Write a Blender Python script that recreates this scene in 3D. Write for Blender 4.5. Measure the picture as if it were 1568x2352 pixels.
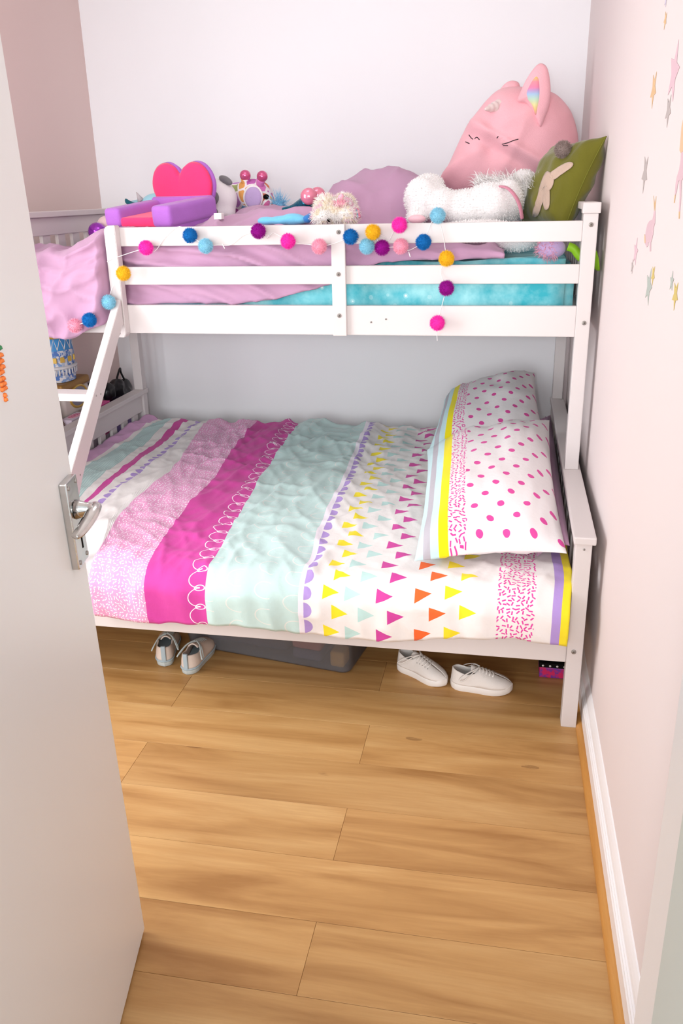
import bpy, bmesh, math, random
import numpy as np
from mathutils import Vector, Matrix, noise as mnoise
for o in list(bpy.data.objects): bpy.data.objects.remove(o)
SC = bpy.context.scene
COL = SC.collection
PI = math.pi
random.seed(7)

# ------------------------------------------------------------------ camera
W, H, F = 1568, 2352, 1943.55
YAW, TILT, ROLL = math.radians(11.285), math.radians(20.611), math.radians(-1.276)
CAM = Vector((-0.24657, -2.15436, 1.45953))
_fw = Vector((-math.sin(YAW)*math.cos(TILT), math.cos(YAW)*math.cos(TILT), -math.sin(TILT)))
_r0 = Vector((math.cos(YAW), math.sin(YAW), 0)); _u0 = _r0.cross(_fw)
_rt = math.cos(ROLL)*_r0 + math.sin(ROLL)*_u0
_up = -math.sin(ROLL)*_r0 + math.cos(ROLL)*_u0
cam = bpy.data.cameras.new('camera'); camo = bpy.data.objects.new('camera', cam); COL.objects.link(camo)
cam.sensor_fit = 'VERTICAL'; cam.sensor_height = 24.0; cam.sensor_width = 16.0; cam.lens = F/H*24.0
cam.clip_start = 0.02
m = Matrix.Identity(4)
for i in range(3):
    m[i][0], m[i][1], m[i][2], m[i][3] = _rt[i], _up[i], -_fw[i], CAM[i]
camo.matrix_world = m
SC.camera = camo

# ------------------------------------------------------------------ world, lights, exposure
world = bpy.data.worlds.new('world'); SC.world = world; world.use_nodes = True
world.node_tree.nodes['Background'].inputs[0].default_value = (0.86, 0.95, 1.0, 1)
world.node_tree.nodes['Background'].inputs[1].default_value = 1.45
SC.view_settings.view_transform = 'Standard'; SC.view_settings.look = 'None'
SC.view_settings.gamma = 1; SC.view_settings.use_curve_mapping = False
SC.view_settings.exposure = -0.15

cy = SC.cycles; cy.max_bounces = 5; cy.diffuse_bounces = 4; cy.glossy_bounces = 2; cy.transmission_bounces = 2; cy.transparent_max_bounces = 6
cy.use_adaptive_sampling = True; cy.adaptive_threshold = 0.045

def area(name, loc, target, sx, sy, energy, col=(1, 1, 1)):
    l = bpy.data.lights.new(name, 'AREA'); l.shape = 'RECTANGLE'; l.size = sx; l.size_y = sy
    l.energy = energy; l.color = col
    o = bpy.data.objects.new(name, l); COL.objects.link(o); o.location = loc
    o.rotation_euler = (Vector(target)-Vector(loc)).to_track_quat('-Z', 'Y').to_euler()
    return o
# daylight entering through the tall window in the left wall (nearer than the frame shows)
area('window_daylight', (-2.36, -0.55, 1.3), (-0.6, 0.5, 1.1), 0.95, 1.6, 40, (0.95, 0.98, 1.0))
# added frontal fill, set far behind the camera for an even falloff
area('far_front_fill', (-0.75, -6.2, 1.65), (-0.8, 1.4, 0.95), 2.2, 1.7, 172, (0.95, 0.98, 1.0))
# added soft fill light just below the ceiling
area('ceiling_fill_light', (-1.1, 0.35, 2.47), (-1.1, 0.35, 0), 0.5, 0.5, 3, (0.95, 0.97, 1.0))
# the camera's own pop-up flash, left of the lens in portrait hold
fl = bpy.data.lights.new('camera_flash', 'SPOT'); fl.energy = 48; fl.spot_size = math.radians(66); fl.spot_blend = 1.0
fl.shadow_soft_size = 0.035; fl.color = (0.95, 0.98, 1.0)
flo = bpy.data.objects.new('camera_flash', fl); COL.objects.link(flo); flo.location = CAM - 0.11*_rt + 0.03*_up
flo.rotation_euler = (Vector((-0.85, 1.4, 1.0))-CAM).to_track_quat('-Z', 'Y').to_euler()

# ------------------------------------------------------------------ geometry helpers
def un(px, py, ax, val):
    """the point at pixel (px,py) on the real plane ax=val"""
    d = _fw + (px-W/2)/F*_rt - (py-H/2)/F*_up
    i = 'xyz'.index(ax); t = (val-CAM[i])/d[i]
    return CAM + t*d
def lin(h):
    h = h.lstrip('#'); r = [int(h[i:i+2], 16)/255 for i in (0, 2, 4)]
    return tuple((c/12.92 if c <= .04045 else ((c+.055)/1.055)**2.4) for c in r)
def rgba(h): return lin(h)+(1,)
def lerp(a, b, t): return a+(b-a)*t
def sstep(a, b, x):
    t = min(1, max(0, (x-a)/(b-a))); return t*t*(3-2*t)
def ridge(n, k=2.6, p=1.6): return max(0.0, 1-abs(n)*k)**p
def nz(x, y, z=0.0): return mnoise.noise(Vector((x, y, z)))
def interp(x, xs, ys): return float(np.interp(x, xs, ys))

def mesh(verts, faces, smooth=False, uvs=None):
    me = bpy.data.meshes.new('m'); me.from_pydata([tuple(v) for v in verts], [], faces)
    if smooth: me.polygons.foreach_set('use_smooth', [True]*len(me.polygons))
    if uvs is not None:
        ul = me.uv_layers.new(name='UVMap'); vi = np.zeros(len(me.loops), int); me.loops.foreach_get('vertex_index', vi)
        ul.data.foreach_set('uv', np.asarray(uvs, float)[vi].ravel())
    me.update(); return me
def bm_mesh(bm, smooth=False):
    me = bpy.data.meshes.new('m'); bm.normal_update(); bm.to_mesh(me); bm.free()
    if smooth: me.polygons.foreach_set('use_smooth', [True]*len(me.polygons))
    return me
def add_box(bm, a, b, bev=0.0, seg=2):
    a, b = Vector(a), Vector(b)
    r = bmesh.ops.create_cube(bm, size=1)['verts']
    for v in r: v.co = Vector(((a.x+b.x)/2+v.co.x*(b.x-a.x), (a.y+b.y)/2+v.co.y*(b.y-a.y), (a.z+b.z)/2+v.co.z*(b.z-a.z)))
    if bev > 0:
        es = list({e for v in r for e in v.link_edges})
        bmesh.ops.bevel(bm, geom=es, offset=bev, segments=seg, profile=.6, affect='EDGES')
def box(a, b, bev=0.0, seg=2):
    bm = bmesh.new(); add_box(bm, a, b, bev, seg); return bm_mesh(bm)
def smooth_by_angle(me, deg=35):
    me.polygons.foreach_set('use_smooth', [True]*len(me.polygons))
    try: me.set_sharp_from_angle(angle=math.radians(deg))
    except Exception: pass
    return me
def xform(me, M): me.transform(M); return me
def tube(pts, r, n=8, closed=False, r_of=None, flat=1.0):
    pts = [Vector(p) for p in pts]; N = len(pts); V = []; Fc = []
    up = Vector((0, 0, 1)); prev = None
    for i, p in enumerate(pts):
        a = pts[(i-1) % N] if (i > 0 or closed) else p; b = pts[(i+1) % N] if (i < N-1 or closed) else p
        t = (b-a).normalized()
        if prev is None:
            s = t.cross(up)
            if s.length < 1e-3: s = t.cross(Vector((1, 0, 0)))
        else: s = prev - t*prev.dot(t)
        s.normalize(); prev = s; q = t.cross(s)
        rr = r_of(i/(N-1)) if r_of else r
        for k in range(n):
            an = 2*PI*k/n; V.append(p + s*math.cos(an)*rr + q*math.sin(an)*rr*flat)
    M = N if closed else N-1
    for i in range(M):
        for k in range(n):
            Fc.append((i*n+k, i*n+(k+1) % n, ((i+1) % N)*n+(k+1) % n, ((i+1) % N)*n+k))
    if not closed:
        Fc.append(tuple(range(n))[::-1]); Fc.append(tuple((N-1)*n+k for k in range(n)))
    return mesh(V, Fc, True)
def spline(pts, n=8):
    P = [Vector(p) for p in pts]; out = []
    for i in range(len(P)-1):
        p0, p1, p2, p3 = P[max(i-1, 0)], P[i], P[i+1], P[min(i+2, len(P)-1)]
        for k in range(n):
            t = k/n
            out.append(.5*((2*p1)+(-p0+p2)*t+(2*p0-5*p1+4*p2-p3)*t*t+(-p0+3*p1-3*p2+p3)*t**3))
    out.append(P[-1]); return out
def closed_spline(pts, n=6):
    P = [Vector(p) for p in pts]; L = len(P); out = []
    for i in range(L):
        p0, p1, p2, p3 = P[(i-1) % L], P[i], P[(i+1) % L], P[(i+2) % L]
        for k in range(n):
            t = k/n
            out.append(.5*((2*p1)+(-p0+p2)*t+(2*p0-5*p1+4*p2-p3)*t*t+(-p0+3*p1-3*p2+p3)*t**3))
    return out
def ball(c, r, sub=3, rot=None):
    bm = bmesh.new(); bmesh.ops.create_icosphere(bm, subdivisions=sub, radius=1)
    R = (r, r, r) if not hasattr(r, '__len__') else r
    M = Matrix.Translation(Vector(c)) @ (rot.to_4x4() if rot else Matrix.Identity(4)) @ Matrix.Diagonal((*R, 1))
    bm.transform(M); return bm_mesh(bm, True)
def rotz(a): return Matrix.Rotation(a, 3, 'Z')
def eul(x, y, z): 
    from mathutils import Euler
    return Euler((math.radians(x), math.radians(y), math.radians(z))).to_matrix()
def blob(parts, voxel=.008, smooth=6):
    """several ellipsoids (centre, radii, rotation) melted into one continuous body"""
    bm = bmesh.new()
    for p in parts:
        c, r = p[0], p[1]; rot = p[2] if len(p) > 2 else None
        R = (r, r, r) if not hasattr(r, '__len__') else r
        M = Matrix.Translation(Vector(c)) @ (rot.to_4x4() if rot else Matrix.Identity(4)) @ Matrix.Diagonal((*R, 1))
        bmesh.ops.create_icosphere(bm, subdivisions=3, radius=1, matrix=M)
    me = bm_mesh(bm); o = bpy.data.objects.new('tmp', me); COL.objects.link(o)
    r = o.modifiers.new('r', 'REMESH'); r.mode = 'VOXEL'; r.voxel_size = voxel
    s = o.modifiers.new('s', 'SMOOTH'); s.factor = .5; s.iterations = smooth
    dg = bpy.context.evaluated_depsgraph_get()
    out = bpy.data.meshes.new_from_object(o.evaluated_get(dg)); bpy.data.objects.remove(o); bpy.data.meshes.remove(me)
    out.polygons.foreach_set('use_smooth', [True]*len(out.polygons)); return out
def puff(outline, centre, nrm, tf, tb, rings=10, p=2.2, q=.55, wob=0.0, seed=0):
    """a stuffed shape: closed outline (3-D, coplanar), swelling tf along nrm and tb against it"""
    O = [Vector(v) for v in outline]; c = Vector(centre); nrm = Vector(nrm).normalized(); n = len(O)
    V = []; Fc = []
    def side(s, t):
        start = len(V)
        for i in range(rings):
            r = 1-(i/rings)**1.3 if i else 1.0
            h = t*(1-r**p)**q
            for v in O:
                pt = c+(v-c)*r + nrm*s*h
                if wob and i: pt += nrm*s*wob*nz(pt.x*9+seed, pt.y*9, pt.z*9)*(1-r)**.4
                V.append(pt)
        V.append(c+nrm*s*t); return start
    a = side(1, tf); ca = len(V)-1; b = side(-1, tb); cb = len(V)-1
    for st, ce, fl in ((a, ca, False), (b, cb, True)):
        for i in range(rings-1):
            for k in range(n):
                f = (st+i*n+k, st+i*n+(k+1) % n, st+(i+1)*n+(k+1) % n, st+(i+1)*n+k)
                Fc.append(f[::-1] if fl else f)
        for k in range(n):
            f = (st+(rings-1)*n+k, st+(rings-1)*n+(k+1) % n, ce); Fc.append(f[::-1] if fl else f)
    me = mesh(V, Fc, True); bm = bmesh.new(); bm.from_mesh(me)
    bmesh.ops.remove_doubles(bm, verts=bm.verts, dist=1e-5); bmesh.ops.recalc_face_normals(bm, faces=bm.faces)
    bm.to_mesh(me); bm.free(); me.polygons.foreach_set('use_smooth', [True]*len(me.polygons)); return me
def plate(outline, nrm, t, bev=0.0):
    """flat polygon extruded by t along nrm"""
    bm = bmesh.new(); vs = [bm.verts.new(v) for v in outline]; f = bm.faces.new(vs)
    r = bmesh.ops.extrude_face_region(bm, geom=[f]); 
    for v in r['geom']:
        if isinstance(v, bmesh.types.BMVert): v.co += Vector(nrm).normalized()*t
    bmesh.ops.recalc_face_normals(bm, faces=bm.faces)
    if bev: bmesh.ops.bevel(bm, geom=list(bm.edges), offset=bev, segments=2, affect='EDGES')
    return bm_mesh(bm)
def hair(pts_nrm, length, width, seed=1, droop=.3, spread=.5):
    """thin tapering strands rooted on (point, normal) pairs"""
    rn = random.Random(seed); V = []; Fc = []
    for p, n in pts_nrm:
        d = (n + spread*Vector((rn.uniform(-1, 1), rn.uniform(-1, 1), rn.uniform(-1, 1)))).normalized()
        L = length*rn.uniform(.6, 1.15); s = d.cross(Vector((rn.uniform(-1, 1), rn.uniform(-1, 1), rn.uniform(-1, 1)))).normalized()*width
        mid = p+d*L*.55; tip = p+d*L+Vector((0, 0, -droop*L))
        i = len(V); V += [p-s, p+s, mid+s*.7, mid-s*.7, tip]
        Fc += [(i, i+1, i+2, i+3), (i+3, i+2, i+4)]
    return mesh(V, Fc, True)
def surf_points(me, n, seed=1, test=None):
    rn = random.Random(seed); P = me.polygons; ar = np.array([p.area for p in P]); ar = ar/ar.sum()
    idx = np.random.RandomState(seed).choice(len(P), n, p=ar); out = []
    for i in idx:
        p = P[int(i)]; vs = [me.vertices[k].co for k in p.vertices]; w = [rn.random()+.01 for _ in vs]; s = sum(w)
        pt = sum((v*a for v, a in zip(vs, w)), Vector())/s
        if test is None or test(pt, p.normal): out.append((pt, p.normal.copy()))
    return out
def join(*ms):
    bm = bmesh.new()
    for me in ms: bm.from_mesh(me)
    me = bpy.data.meshes.new('m'); bm.to_mesh(me); bm.free()
    me.polygons.foreach_set('use_smooth', [True]*len(me.polygons)); return me

# ------------------------------------------------------------------ object helpers
def tag(o, label=None, cat=None, group=None, kind=None):
    if label: o['label'] = label
    if cat: o['category'] = cat
    if group: o['group'] = group
    if kind: o['kind'] = kind
    return o
def thing(name, label, cat, loc=(0, 0, 0), group=None, rz=0, kind=None):
    o = bpy.data.objects.new(name, None); COL.objects.link(o); o.location = loc; o.rotation_euler.z = rz
    o.empty_display_size = .05
    return tag(o, label, cat, group, kind)
def part(name, me, mt, parent, label=None, local=False, kind=None):
    me.name = name; o = bpy.data.objects.new(name, me); COL.objects.link(o)
    if mt is not None:
        me.materials.clear(); me.materials.append(mt)
    if parent is not None:
        o.parent = parent
        if not local and parent.type == 'EMPTY' and parent.parent is None: o.location = -parent.location
    if label: o['label'] = label
    if kind: o['kind'] = kind
    return o
def solo(name, me, mt, label, cat, group=None, kind=None):
    """a thing that is one mesh; its origin goes to the middle of its base"""
    co = np.zeros(len(me.vertices)*3); me.vertices.foreach_get('co', co); co = co.reshape(-1, 3)
    c = Vector(((co[:, 0].min()+co[:, 0].max())/2, (co[:, 1].min()+co[:, 1].max())/2, co[:, 2].min()))
    me.transform(Matrix.Translation(-c)); o = part(name, me, mt, None); o.location = c
    return tag(o, label, cat, group, kind)

# ------------------------------------------------------------------ materials
class X:
    """node arithmetic"""
    def __init__(s, nt, v): s.nt, s.v = nt, v
    def _m(s, op, *a):
        n = s.nt.nodes.new('ShaderNodeMath'); n.operation = op
        for i, q in enumerate((s,)+a):
            q = q.v if isinstance(q, X) else q
            if isinstance(q, (int, float)): n.inputs[i].default_value = q
            else: s.nt.links.new(q, n.inputs[i])
        return X(s.nt, n.outputs[0])
    def __add__(s, o): return s._m('ADD', o)
    def __radd__(s, o): return s._m('ADD', o)
    def __sub__(s, o): return s._m('SUBTRACT', o)
    def __rsub__(s, o): return s._m('MULTIPLY', -1.0)._m('ADD', o)
    def __mul__(s, o): return s._m('MULTIPLY', o)
    def __rmul__(s, o): return s._m('MULTIPLY', o)
    def __truediv__(s, o): return s._m('DIVIDE', o)
    def lt(s, o): return s._m('LESS_THAN', o)
    def gt(s, o): return s._m('GREATER_THAN', o)
    def band(s, a, b): return s.gt(a)*s.lt(b)
    def abs(s): return s._m('ABSOLUTE')
    def fl(s): return s._m('FLOOR')
    def fr(s): return s._m('FRACT')
    def sq(s): return s*s
    def sqrt(s): return s._m('SQRT')
    def sin(s): return s._m('SINE')
    def cos(s): return s._m('COSINE')
    def mod2(s): return (s*.5).fr()*2.0
    def max(s, o): return s._m('MAXIMUM', o)
    def min(s, o): return s._m('MINIMUM', o)
def newmat(name, rough=.6, spec=.3):
    mt = bpy.data.materials.new(name); mt.use_nodes = True; nt = mt.node_tree
    b = nt.nodes['Principled BSDF']; b.inputs['Roughness'].default_value = rough
    b.inputs['Specular IOR Level'].default_value = spec
    return mt, nt, b
def noise_node(nt, scale, detail=3, vec=None, rough=.5):
    n = nt.nodes.new('ShaderNodeTexNoise'); n.inputs['Scale'].default_value = scale; n.inputs['Detail'].default_value = detail
    n.inputs['Roughness'].default_value = rough
    if vec is not None: nt.links.new(vec, n.inputs['Vector'])
    return n
def coords(nt, which='Object'): return nt.nodes.new('ShaderNodeTexCoord').outputs[which]
def mixc(nt, f, a, b):
    n = nt.nodes.new('ShaderNodeMix'); n.data_type = 'RGBA'
    f = f.v if isinstance(f, X) else f
    if isinstance(f, (int, float)): n.inputs[0].default_value = f
    else: nt.links.new(f, n.inputs[0])
    for i, c in ((6, a), (7, b)):
        if isinstance(c, tuple): n.inputs[i].default_value = c
        elif isinstance(c, str): n.inputs[i].default_value = rgba(c)
        else: nt.links.new(c, n.inputs[i])
    return n.outputs[2]
def add_bump(nt, b, height, strength=.2, dist=.002):
    n = nt.nodes.new('ShaderNodeBump'); n.inputs['Strength'].default_value = strength; n.inputs['Distance'].default_value = dist
    nt.links.new(height, n.inputs['Height']); nt.links.new(n.outputs[0], b.inputs['Normal'])
MATS = {}
def plain(name, col, rough=.6, spec=.3, metal=0.0, var=.04, scale=8, bump=0.0, bscale=200, sheen=0.0, coat=0.0, bdist=.002):
    if name in MATS: return MATS[name]
    mt, nt, b = newmat(name, rough, spec); b.inputs['Metallic'].default_value = metal
    oc = coords(nt); n = noise_node(nt, scale, 1, oc); c = lin(col)
    lo = tuple(x*(1-var) for x in c)+(1,); hi = tuple(min(1, x*(1+var)) for x in c)+(1,)
    nt.links.new(mixc(nt, n.outputs[0], lo, hi), b.inputs['Base Color'])
    if bump: add_bump(nt, b, noise_node(nt, bscale, 2, oc).outputs[0], bump, bdist)
    if sheen: b.inputs['Sheen Weight'].default_value = sheen
    if coat: b.inputs['Coat Weight'].default_value = coat
    MATS[name] = mt; return mt
def plush(name, col, bscale=260, bump=.5): return plain(name, col, .95, .1, var=.07, scale=14, bump=bump, bscale=bscale, sheen=.25)

M_wall_w = plain('white_wall_paint', '#F9F7F9', .75, .2, var=.012, scale=1.3)
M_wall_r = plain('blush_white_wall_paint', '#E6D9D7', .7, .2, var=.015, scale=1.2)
M_wall_l = plain('shade_tinted_left_wall', '#EBD3CE', .75, .2, var=.015, scale=1.2)  # the left wall's shade and pink bounce are put into this colour
M_ceil = plain('ceiling_paint', '#FAFAF9', .9, .1, var=.01)
M_bed = plain('white_bed_lacquer', '#DAD1CF', .38, .4, var=.015, scale=3)
M_door = plain('door_gloss_paint', '#EEEDEB', .35, .4, var=.02, scale=2.2)
M_trim = plain('skirting_gloss_paint', '#F3EEEE', .32, .4, var=.02, scale=5)
M_jamb = plain('jamb_grey_paint', '#C9CFCA', .4, .35, var=.03, scale=4)
M_screw = plain('steel_screw', '#A59E98', .4, .5, metal=.35)
M_sock = plain('bolt_socket_grey', '#6E6762', .6, .3)
M_chrome = plain('worn_chrome', '#C9C6C3', .18, .5, metal=1.0, var=.12, scale=60, bump=.1, bscale=120)
M_black = plain('black_gap', '#15110F', .8, .1)

def wood(name, light, mid, dark, along='x', scale=1.0, rnd=True):
    mt, nt, b = newmat(name, .42, .35)
    oc = nt.nodes.new('ShaderNodeTexCoord').outputs['Object']
    oi = nt.nodes.new('ShaderNodeObjectInfo')
    off = nt.nodes.new('ShaderNodeVectorMath'); off.operation = 'MULTIPLY_ADD'
    cmb = nt.nodes.new('ShaderNodeCombineXYZ')
    for i in range(3): nt.links.new(oi.outputs['Random'], cmb.inputs[i])
    nt.links.new(cmb.outputs[0], off.inputs[0]); off.inputs[1].default_value = (37.0, 53.0, 11.0) if rnd else (0, 0, 0)
    nt.links.new(oc, off.inputs[2])
    mp = nt.nodes.new('ShaderNodeMapping'); nt.links.new(off.outputs[0], mp.inputs['Vector'])
    mp.inputs['Scale'].default_value = (1.6*scale, 14*scale, 14*scale) if along == 'x' else (14*scale, 1.6*scale, 14*scale)
    n1 = noise_node(nt, 1.0, 5, mp.outputs[0], .55); n1.inputs['Distortion'].default_value = .6
    mp2 = nt.nodes.new('ShaderNodeMapping'); nt.links.new(off.outputs[0], mp2.inputs['Vector'])
    mp2.inputs['Scale'].default_value = (9*scale, 170*scale, 50) if along == 'x' else (170*scale, 9*scale, 50)
    n2 = noise_node(nt, 1.0, 3, mp2.outputs[0], .6)
    mp3 = nt.nodes.new('ShaderNodeMapping'); nt.links.new(off.outputs[0], mp3.inputs['Vector'])
    mp3.inputs['Scale'].default_value = (3.2, 9, 9) if along == 'x' else (9, 3.2, 9)
    vo = nt.nodes.new('ShaderNodeTexVoronoi'); vo.inputs['Scale'].default_value = .8; nt.links.new(mp3.outputs[0], vo.inputs['Vector'])
    r1 = nt.nodes.new('ShaderNodeValToRGB'); nt.links.new(n1.outputs[0], r1.inputs[0])
    r1.color_ramp.elements[0].position = .3; r1.color_ramp.elements[0].color = rgba(dark)
    r1.color_ramp.elements[1].position = .72; r1.color_ramp.elements[1].color = rgba(light)
    e = r1.color_ramp.elements.new(.5); e.color = rgba(mid)
    c = mixc(nt, X(nt, n2.outputs[0])._m('MULTIPLY', .46), r1.outputs[0], dark)
    kn = X(nt, vo.outputs['Distance']).lt(.085)*X(nt, n2.outputs[0]).gt(.44)
    c = mixc(nt, kn*.45, c, '#6E4526')
    # per-board tone
    hs = nt.nodes.new('ShaderNodeHueSaturation'); nt.links.new(c, hs.inputs['Color'])
    nt.links.new((X(nt, oi.outputs['Random'])*.16+.92).v, hs.inputs['Value'])
    nt.links.new(hs.outputs[0], b.inputs['Base Color'])
    add_bump(nt, b, n2.outputs[0], .12, .001)
    MATS[name] = mt; return mt
M_floor = wood('oak_laminate', '#D8AE75', '#C6985F', '#A37441')
M_quarter = wood('varnished_pine_bead', '#D6A05A', '#C68C48', '#A87033', along='y')

# ------------------------------------------------------------------ room shell
YB, XL, YF, ZC = 1.85, -2.18, -1.60, 2.55
def xw(y): return 0.036 - 0.0102*y          # the right wall runs very slightly out of square
# floor: a slab that carries the boards, each board a part
floor = part('floor', box((XL-.1, -3.4, -.06), (.6, YB+.1, -.006)), plain('underlay', '#6B4A2A', .9), None)
tag(floor, 'warm oak laminate floor of long staggered boards', 'floor', kind='structure')
PLW, PLL = .1815, 1.22
plank_me = box((-PLL/2+.0003, -PLW/2+.0003, -.006), (PLL/2-.0003, PLW/2-.0003, 0), .0006, 1)
plank_me.materials.append(M_floor)
r = 0
for row in range(-18, 11):
    y0 = -.08+row*PLW
    if y0+PLW > YB+.09: continue
    odd = row % 2
    xs = ([-.59-PLL/2-PLL, -.59-PLL/2, -.59+PLL/2] if odd else [-1.205-PLL/2, -1.205+PLL/2, .015+PLL/2])
    for x in xs:
        if x-PLL/2 > .55: continue
        o = bpy.data.objects.new('plank', plank_me); COL.objects.link(o); o.parent = floor; o.location = (x, y0+PLW/2, 0)
def structure(name, me, mt, label, cat):
    return tag(part(name, me, mt, None), label, cat, kind='structure')
structure('wall_back', box((XL-.1, YB, -.05), (.25, YB+.1, ZC+.05)), M_wall_w, 'plain white back wall behind the bunk bed', 'wall')
bm = bmesh.new()
v = [bm.verts.new(p) for p in ((xw(YB+.1), YB+.1, -.05), (xw(YB+.1), YB+.1, ZC+.05), (xw(YF-.1), YF-.1, ZC+.05), (xw(YF-.1), YF-.1, -.05))]
f = bm.faces.new(v); rr = bmesh.ops.extrude_face_region(bm, geom=[f])
for q in rr['geom']:
    if isinstance(q, bmesh.types.BMVert): q.co.x += .12
bmesh.ops.recalc_face_normals(bm, faces=bm.faces)
structure('wall_right', bm_mesh(bm), M_wall_r, 'blush white wall at the right with pastel star stickers', 'wall')
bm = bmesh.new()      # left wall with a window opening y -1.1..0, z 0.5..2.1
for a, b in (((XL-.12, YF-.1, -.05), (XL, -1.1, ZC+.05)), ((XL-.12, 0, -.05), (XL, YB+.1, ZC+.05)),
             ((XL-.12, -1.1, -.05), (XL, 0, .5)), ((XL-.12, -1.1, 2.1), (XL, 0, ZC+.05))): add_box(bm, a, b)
structure('wall_left', bm_mesh(bm), M_wall_l, 'left wall with soft pink shade put into its colour', 'wall')
bm = bmesh.new()
for a, b in (((-.11, YF-.1, -.05), (.3, YF, ZC+.05)),): add_box(bm, a, b)
structure('wall_front', bm_mesh(bm), M_wall_w, 'white wall nib beside the door jamb at the right edge', 'wall')
structure('ceiling', box((XL-.15, YF-.1, ZC), (.3, YB+.1, ZC+.1)), M_ceil, 'flat white ceiling', 'ceiling')
# window frame and glass (out of the frame, gives the daylight)
win = thing('window_1', 'white framed window in the left wall', 'window', (XL-.06, -.55, .5), kind='structure')
bm = bmesh.new()
for a, b in (((XL-.09, -1.1, .5), (XL-.03, -1.05, 2.1)), ((XL-.09, -.05, .5), (XL-.03, 0, 2.1)), ((XL-.09, -1.05, .5), (XL-.03, -.05, .55)), ((XL-.09, -1.05, 2.05), (XL-.03, -.05, 2.1)), ((XL-.08, -.565, .55), (XL-.04, -.535, 2.05))): add_box(bm, a, b, .003)
part('window_frame', bm_mesh(bm), M_trim, win)
mg, ntg, bg = newmat('window_glass', .05); ntg.nodes.remove(bg)
tr = ntg.nodes.new('ShaderNodeBsdfTransparent'); ntg.links.new(tr.outputs[0], ntg.nodes['Material Output'].inputs[0])
for y0, y1 in ((-1.05, -.565), (-.535, -.05)): part('pane', box((XL-.063, y0, .55), (XL-.057, y1, 2.05)), mg, win)
# skirting on the right wall: stepped profile, with the varnished bead in front
def run_profile(prof, y0, y1, n=2):
    V = []; Fc = []; k = len(prof)
    for i in range(n):
        y = lerp(y0, y1, i/(n-1))
        for (dx, z) in prof: V.append((xw(y)-dx, y, z))
    for i in range(n-1):
        for j in range(k): Fc.append((i*k+j, i*k+(j+1) % k, (i+1)*k+(j+1) % k, (i+1)*k+j))
    Fc += [tuple(range(k)), tuple(range((n-1)*k, n*k))[::-1]]
    me = mesh(V, Fc); bm = bmesh.new(); bm.from_mesh(me); bmesh.ops.recalc_face_normals(bm, faces=bm.faces); bm.to_mesh(me); bm.free(); return me
structure('baseboard_right', run_profile([(0, 0), (.021, 0), (.021, .062), (.0185, .066), (.0185, .071), (.015, .073), (.015, .078), (.012, .080), (.0105, .092), (.007, .102), (.003, .110), (0, .112)], YF, YB),
          M_trim, 'white moulded skirting board along the right wall', 'skirting board')
q = [(.021, 0)]+[(.021+.016*math.sin(a*PI/12), .018*math.cos(a*PI/12)) for a in range(0, 7)]
structure('trim_1', run_profile(q, YF, YB), M_quarter, 'varnished wooden quarter round bead along the right skirting', 'trim')
bm = bmesh.new()
add_box(bm, (-2.0+0, YB-.018, 0), (xw(YB)-.02, YB, .1), .003); 
structure('baseboard_back', bm_mesh(bm), M_trim, 'white skirting board under the back wall', 'skirting board')
# door frame on the right of the doorway
fr = thing('trim_2', 'white painted door jamb at the bottom right edge', 'door frame', (-.11, YF, 0), kind='structure')
part('jamb_lining', box((-.112, YF-.34, 0), (-.09, YF+.012, 2.06), .003), M_trim, fr)
part('door_stop', box((-.124, YF-.20, 0), (-.112, YF-.088, 2.06), .002), M_jamb, fr, label='grey green door stop')
part('architrave', box((-.098, YF+.0, 0), (-.03, YF+.016, 2.1), .004), M_trim, fr)

# ------------------------------------------------------------------ the open door on the left
dA = Vector((-.945, -.891, .008)); dd = Vector((.19996, -.979804, 0)); dn = Vector((.979804, .19996, 0))
LEAN = math.radians(1.15)
door = thing('door_1', 'open white door with worn chrome lever handle at the left edge', 'door', dA, kind='structure')
# local door frame: s from the free edge towards the hinges, n out of the visible face, z up (leaning a touch)
zl = (Vector((0, 0, 1))*math.cos(LEAN) - dn*math.sin(LEAN))
nl = dn*math.cos(LEAN)+Vector((0, 0, 1))*math.sin(LEAN)
def D(s, z, n=0.0): return dA + dd*s + zl*z + nl*n
MD = Matrix((( dd.x, nl.x, zl.x, dA.x), (dd.y, nl.y, zl.y, dA.y), (dd.z, nl.z, zl.z, dA.z), (0, 0, 0, 1)))
def dpart(name, me, mt, parent, label=None): return part(name, xform(me, MD), mt, parent, label)
dpart('door_leaf', box((0, -.04, 0), (.70, 0, 2.03), .002), M_door, door)
MD_ = MD.copy(); MD = MD @ Matrix.Translation((-.078, 0, 0))
hp = dpart('handle_plate', box((.094, 0, .868), (.152, .013, 1.02), .0025, 2), M_chrome, door)
L = [(.122, .013, .968), (.122, .030, .968), (.121, .043, .968), (.119, .053, .966), (.113, .060, .964), (.113, .0605, .964)]
neck = tube([(.122, .012, .966), (.122, .022, .966), (.122, .032, .966), (.122, .041, .966)], .012, 16, r_of=lambda t: lerp(.0175, .011, min(1, t*1.6)))
dpart('lever_neck', neck, M_chrome, hp)
grip = tube(spline([(.106, .040, .968), (.116, .043, .967), (.135, .043, .963), (.160, .039, .955), (.184, .033, .948), (.196, .028, .945)], 6), .01, 14, r_of=lambda t: .0045+.0075*math.sin(PI*min(1, .12+t*.86))**.6, flat=.62)
dpart('lever_grip', grip, M_chrome, hp)
kh = join(tube([(.118, .0115, .918), (.118, .0138, .918)], .0045, 12), box((.1158, .0115, .895), (.1202, .0138, .917)))
dpart('keyhole', kh, M_black, hp)
for s, z in ((.143, 1.010), (.102, 1.010), (.102, .878), (.143, .878)):
    dpart('screw', tube([(s, .012, z), (s, .0145, z)], .004, 12), M_screw, hp)
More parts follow.
